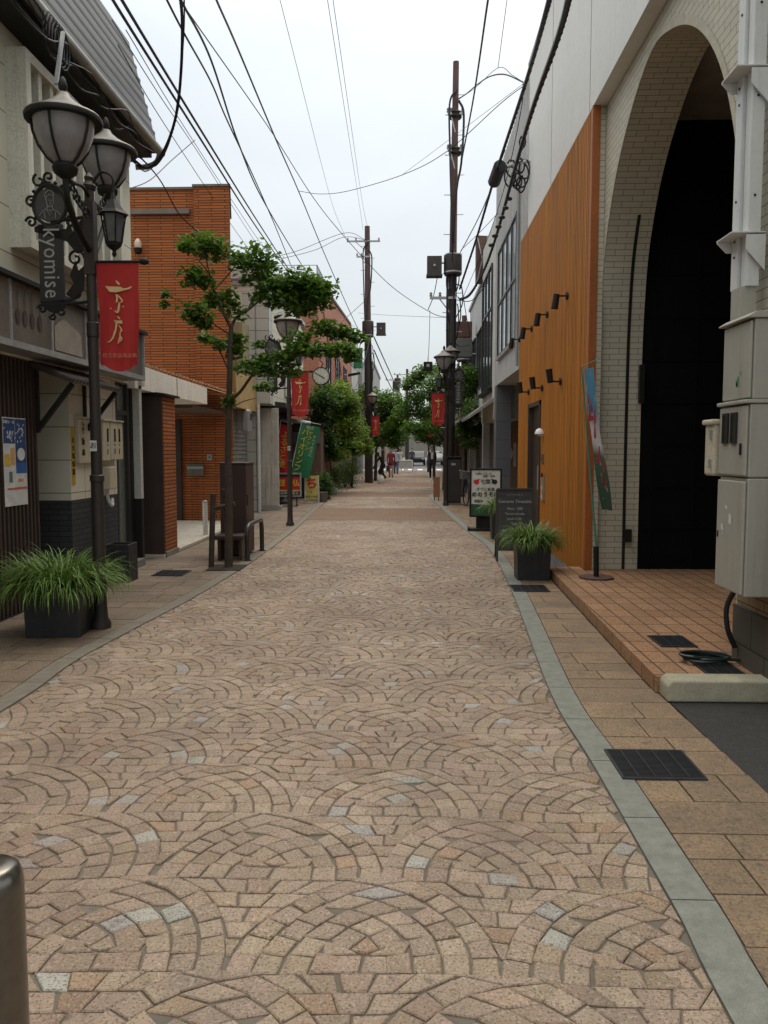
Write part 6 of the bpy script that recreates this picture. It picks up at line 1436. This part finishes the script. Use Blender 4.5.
# ================================================================== PEOPLE, BARRIER, CARS
def person(label, loc, rz, h, cols, pose, bag=None):
    t = thing('person', label, 'person', loc, rz); s = h/1.7
    J = {'pel':(0,0,.92),'spine':(0,0,1.12),'chest':(0,-.0,1.33),'neck':(0,0,1.47),'head0':(0,-.01,1.54),'head1':(0,-.015,1.66)}
    if pose.get('bend'):
        bd = pose['bend']
        for k in ('spine','chest','neck','head0','head1'):
            x,y,z = J[k]; dz = z-.92; J[k] = (x, y-dz*sin(bd), .92+dz*cos(bd))
        dzz = pose.get('drop', 0)
        J = {k:(x,y,z-dzz) for k,(x,y,z) in J.items()}
    else: dzz = 0
    E = [('pel','spine'),('spine','chest'),('chest','neck'),('neck','head0'),('head0','head1')]
    Rr = {'pel':.15,'spine':.135,'chest':.16,'neck':.055,'head0':.085,'head1':.088}
    st = pose.get('stride', .12)
    cz = J['chest']
    for sd, nm in ((-1,'l'),(1,'r')):
        f = sd*st
        J['hip'+nm] = (sd*.09,0,.86-dzz); J['knee'+nm] = (sd*.09,-abs(f)*.3-f*.8-.25*(dzz>0),.48-dzz*.35); J['ank'+nm] = (sd*.09,-f*1.1+(.05 if f<0 else 0),.08); J['toe'+nm] = (sd*.10,-f*1.1-.15,.035)
        J['sho'+nm] = (sd*.18,cz[1],cz[2]+.07); J['elb'+nm] = (sd*.215,cz[1]+f*.8+.03-.1*(dzz>0),cz[2]-.2); J['wri'+nm] = (sd*.21,cz[1]+f*1.2-.10-.1*(dzz>0),cz[2]-.44); J['hand'+nm] = (sd*.205,cz[1]+f*1.3-.12-.1*(dzz>0),cz[2]-.52)
        E += [('pel','hip'+nm),('hip'+nm,'knee'+nm),('knee'+nm,'ank'+nm),('ank'+nm,'toe'+nm),('chest','sho'+nm),('sho'+nm,'elb'+nm),('elb'+nm,'wri'+nm),('wri'+nm,'hand'+nm)]
        Rr.update({'hip'+nm:.115,'knee'+nm:.08,'ank'+nm:.06,'toe'+nm:.035,'sho'+nm:.065,'elb'+nm:.045,'wri'+nm:.028,'hand'+nm:.03})
        hx,hy,hz = J['hand'+nm]
        for k in range(5):
            fk = 'f%d%s' % (k, nm); off = (k-1.5)*.02 if k < 4 else -.035
            J[fk] = (hx-sd*.01, hy+off, hz-(.075 if k in (1,2) else .065 if k < 4 else .03)); E.append(('hand'+nm, fk)); Rr[fk] = .009
    ks = list(J); idx = {k:i for i,k in enumerate(ks)}
    me = bpy.data.meshes.new('body'); me.from_pydata([tuple(c*s for c in J[k]) for k in ks], [(idx[a],idx[b_]) for a,b_ in E], [])
    o = bpy.data.objects.new('body', me); COL.objects.link(o); o.parent = t
    sk = o.modifiers.new('skin', 'SKIN'); sk.use_smooth_shade = True
    for k in ks: me.skin_vertices[0].data[idx[k]].radius = (Rr[k]*s, Rr[k]*s*(.72 if k in ('pel','spine','chest') else 1))
    me.skin_vertices[0].data[idx['pel']].use_root = True
    # clothing colours by height in the body's own space
    m, nt, bb = nodes('person_clothes'); tc = N(nt, 'ShaderNodeTexCoord'); sp = N(nt, 'ShaderNodeSeparateXYZ'); L(nt, tc.outputs['Object'], sp.inputs[0])
    mp = N(nt, 'ShaderNodeMath', operation='DIVIDE'); L(nt, sp.outputs[2], mp.inputs[0]); mp.inputs[1].default_value = h-dzz*s
    rp_ = N(nt, 'ShaderNodeValToRGB'); rp_.color_ramp.interpolation = 'CONSTANT'
    st_ = [(0, cols['shoe']), (.05, cols['leg']), (cols.get('hem', .5), cols['top']), (.86, cols['skin'])]
    while len(rp_.color_ramp.elements) < len(st_): rp_.color_ramp.elements.new(.5)
    for e, (p, c) in zip(rp_.color_ramp.elements, st_): e.position = p; e.color = rgba(c)
    L(nt, mp.outputs[0], rp_.inputs[0]); L(nt, rp_.outputs[0], bb.inputs['Base Color']); bb.inputs['Roughness'].default_value = .8
    me.materials.append(m)
    o.modifiers.new('sub', 'SUBSURF').levels = 1; o.modifiers['sub'].render_levels = 2
    hx, hy, hz = (c*s for c in J['head1'])
    b = MB(); b.lathe((hx,hy+.012,hz), [(.001,-.06),(.088,-.05),(.102,-.0),(.09,.06),(.05,.095),(.001,.105)], 14); b.build('hair' if not cols.get('hat') else 'hat', simple(label[:18]+'_hair', cols['hair'], .8), t, smooth=True)
    b = MB(); skn = simple('skin_tone', (.45,.28,.20), .6)
    b.lathe((hx,hy-.03,hz-.035), [(.001,-.075),(.05,-.065),(.072,-.02),(.07,.03),(.04,.06)], 12); b.tube([(hx,hy-.10,hz-.01),(hx,hy-.12,hz-.035)], .010, 6); b.build('face', skn, t, smooth=True)
    b = MB()
    for sd in (-1,1): b.lathe((hx+sd*.03,hy-.098,hz-.005), [(.001,-.007),(.008,0),(.001,.007)], 6)
    b.box(hx-.022,hx+.022,hy-.098,hy-.094,hz-.068,hz-.061); b.build('facial_features', tk, t)
    if cols.get('shirt'):
        cx, cy, czz = (c*s for c in J['chest']); b = MB(); b.prism([(-.06,czz-.28),(-.045,czz-.28),(.045,czz-.28),(.075,czz+.10),(-.075,czz+.10)], 'y', cy-.155, cy-.105); b.build('shirt_front', simple('shirt_white', (.6,.62,.66), .7), t)
    if bag:
        hx, hy, hz = (c*s for c in J['handr']); b = MB(); b.box(hx-.07,hx+.07,hy-.15,hy+.15,hz-.42,hz-.12); b.tube([(hx,hy-.1,hz-.12),(hx,hy,hz-.02),(hx,hy+.1,hz-.12)], .01, 5)
        bo = b.build('handbag', simple('bag_'+bag[0], bag[1], .7), None, bevel=.03); bo.location = loc; bo.rotation_euler[2] = rz; tag(bo, bag[2], 'bag')
    return t
sk_ = (.45,.28,.20)
person('person in a dark suit and white shirt walking toward the camera on the right', (*g(432,478),0), 0, 1.70, dict(shoe=(.01,.01,.01), leg=(.015,.015,.018), top=(.018,.018,.022), skin=sk_, hair=(.02,.015,.012), shirt=1), dict(stride=.14))
person('person in a dark red coat and pale hat walking away at the far left', (*g(391,477.5),0), pi, 1.60, dict(shoe=(.03,.02,.02), leg=(.35,.28,.25), top=(.20,.025,.035), skin=sk_, hair=(.55,.52,.48), hat=1, hem=.42), dict(stride=.10), ('dark', (.04,.03,.03), 'dark shopping bag held by the walker in the red coat'))
person('person in black bending over beside the walker in red', (*g(384,479),0), -1.2, 1.6, dict(shoe=(.01,.01,.01), leg=(.015,.015,.017), top=(.02,.02,.024), skin=sk_, hair=(.03,.02,.02)), dict(stride=.1, bend=.55, drop=.12))
person('person in a pale blue jacket just right of the walker in red', (*g(396,474),0), pi, 1.62, dict(shoe=(.05,.05,.05), leg=(.1,.12,.18), top=(.40,.45,.52), skin=sk_, hair=(.5,.5,.5)), dict(stride=.1), ('white', (.5,.5,.5), 'white shopping bag held by the walker in pale blue'))
person('person in a cream top farther along beside the white barrier', (*g(400,470.5),0), pi, 1.6, dict(shoe=(.05,.05,.05), leg=(.06,.06,.07), top=(.5,.48,.42), skin=sk_, hair=(.04,.03,.03)), dict(stride=.1))
person('person in black standing behind the white barrier', (*g(412,468),0), 0, 1.65, dict(shoe=(.01,.01,.01), leg=(.02,.02,.02), top=(.025,.025,.03), skin=sk_, hair=(.02,.02,.02)), dict(stride=.05))
t = thing('traffic_barrier', 'white steel hoop barrier standing in the middle of the far street', 'barrier', (*g(405,472.5),0)); w = .52
b = MB(); b.tube(crom([(-w,0,0),(-w,0,.4),(-w,0,.72),(-w+.08,0,.82),(0,0,.83),(w-.08,0,.82),(w,0,.72),(w,0,.4),(w,0,0)],5), .04, 10); b.tube([(-w,0,.28),(w,0,.28)], .03, 8); b.build('hoop', simple('barrier_white', (.75,.75,.73), .5), t, smooth=True)
b = MB(); b.box(-w+.04,w-.04,-.01,.01,.31,.78); b.build('panel', simple('barrier_panel', (.5,.5,.48), .6), t)
t = thing('white_sack', 'white plastic sack on the ground beside the third left lamp', 'sack', (*g(381,483.5),0)); b = MB(); b.lathe((0,0,0), [(.14,0),(.17,.1),(.15,.22),(.10,.34),(.05,.42)], 12); b.build('sack', simple('sack_white', (.55,.54,.5), .8), t, smooth=True); b = MB(); b.lathe((0,0,.43), [(.085,0),(.085,.02)], 10); b.build('tie', tk, t)
def car(label, x, y, rz, col):
    t = thing('parked_car', label, 'car', (x,y,0), rz, 'cars waiting on the cross street')
    b = MB(); pr_ = [(-2.0,.35),(-2.05,.7),(-1.9,.9),(-1.1,1.0),(-.6,1.42),(.9,1.45),(1.5,1.05),(2.0,.95),(2.05,.4)]
    b.prism(pr_, 'y', -.8, .8); b.build('body', simple('car_paint_'+str(round(x,1)), col, .3), t, bevel=.06)
    b = MB(); b.prism([(-1.0,1.02),(-.56,1.38),(.86,1.40),(1.35,1.04)], 'y', -.81, .81); b.prism([(-1.08,1.0),(-.64,1.40),(-.62,1.38),(-1.0,1.0)], 'y', -.7,.7); b.build('window', GD, t)
    for wx in (-1.3, 1.3):
        for wy in (-.75, .75):
            b = MB(); b.lathe((wx,wy-.09,.31), [(.2,0),(.31,.02),(.31,.16),(.2,.18)], 16, axis='y'); w_ = b.build('wheel', K['cable'], t); b = MB(); b.lathe((wx,wy-.1,.31), [(.001,0),(.18,0),(.18,.2),(.001,.2)], 12, axis='y'); b.build('rim', K['galv'], w_)
    for wy in (-.6,.6):
        b = MB(); b.box(-2.08,-2.0,wy-.15,wy+.15,.62,.76); b.build('headlight', simple('headlight', (.7,.7,.68), .2), t)
    b = MB(); b.box(-2.1,2.1,-.78,.78,.3,.42); b.build('bumper', K['cable'], t)
    return t
car('dark car facing the camera far down the street, left of two', .7, 82, pi/2, (.03,.03,.04))
car('pale silver car far down the street, right of two', 2.6, 84, pi/2, (.55,.55,.56))
# ================================================================== LIGHT AND SKY
W = bpy.data.worlds.new('World'); scene.world = W; W.use_nodes = True; nt = W.node_tree
bg = nt.nodes['Background']; out = nt.nodes['World Output']
sky = N(nt, 'ShaderNodeTexSky'); sky.sky_type = 'NISHITA'; sky.sun_disc = False; sky.sun_elevation = radians(58); sky.sun_rotation = radians(25); sky.dust_density = 4
L(nt, sky.outputs[0], bg.inputs[0]); bg.inputs[1].default_value = .05
tc = N(nt, 'ShaderNodeTexCoord'); sp = N(nt, 'ShaderNodeSeparateXYZ'); L(nt, tc.outputs['Generated'], sp.inputs[0])
mx = N(nt, 'ShaderNodeMath', operation='MAXIMUM'); L(nt, sp.outputs[2], mx.inputs[0]); mx.inputs[1].default_value = 0
f = N(nt, 'ShaderNodeMath', operation='MULTIPLY_ADD'); L(nt, mx.outputs[0], f.inputs[0]); f.inputs[1].default_value = SKYG; z3 = N(nt, 'ShaderNodeMath', operation='POWER'); L(nt, mx.outputs[0], z3.inputs[0]); z3.inputs[1].default_value = 3; L(nt, z3.outputs[0], f.inputs[0]); f.inputs[2].default_value = 1
cn = noise(nt, mapping(nt, tc.outputs['Generated'], (1, 1, 2.2)), 2.2, 5, .5)
cc = ramp(nt, cn, [(.34, (.69,.75,.775)), (.64, (.84,.885,.895))])
cc = mixc(nt, z3.outputs[0], cc, (.92,.86,.76))
b2 = N(nt, 'ShaderNodeBackground'); L(nt, cc, b2.inputs[0]); mm = N(nt, 'ShaderNodeMath', operation='MULTIPLY'); L(nt, f.outputs[0], mm.inputs[0]); mm.inputs[1].default_value = SKYS; L(nt, mm.outputs[0], b2.inputs[1])
ad = N(nt, 'ShaderNodeAddShader'); L(nt, bg.outputs[0], ad.inputs[0]); L(nt, b2.outputs[0], ad.inputs[1]); L(nt, ad.outputs[0], out.inputs[0])
sd = bpy.data.lights.new('sun', 'SUN'); sd.energy = .9; sd.angle = radians(25); sd.color = (1,.96,.9)
so = bpy.data.objects.new('sun', sd); COL.objects.link(so)
el, az = radians(58), radians(25)
dirv = Vector((sin(az)*cos(el), cos(az)*cos(el), sin(el))); so.rotation_euler = dirv.to_track_quat('Z', 'Y').to_euler()
vs = scene.view_settings; vs.view_transform = 'Standard'; vs.look = 'None'; vs.gamma = 1; vs.exposure = EXPO
scene.render.engine = 'CYCLES'; scene.cycles.max_bounces = 6; scene.cycles.diffuse_bounces = 3; scene.cycles.transmission_bounces = 4
scene.render.resolution_x = 768; scene.render.resolution_y = 1024
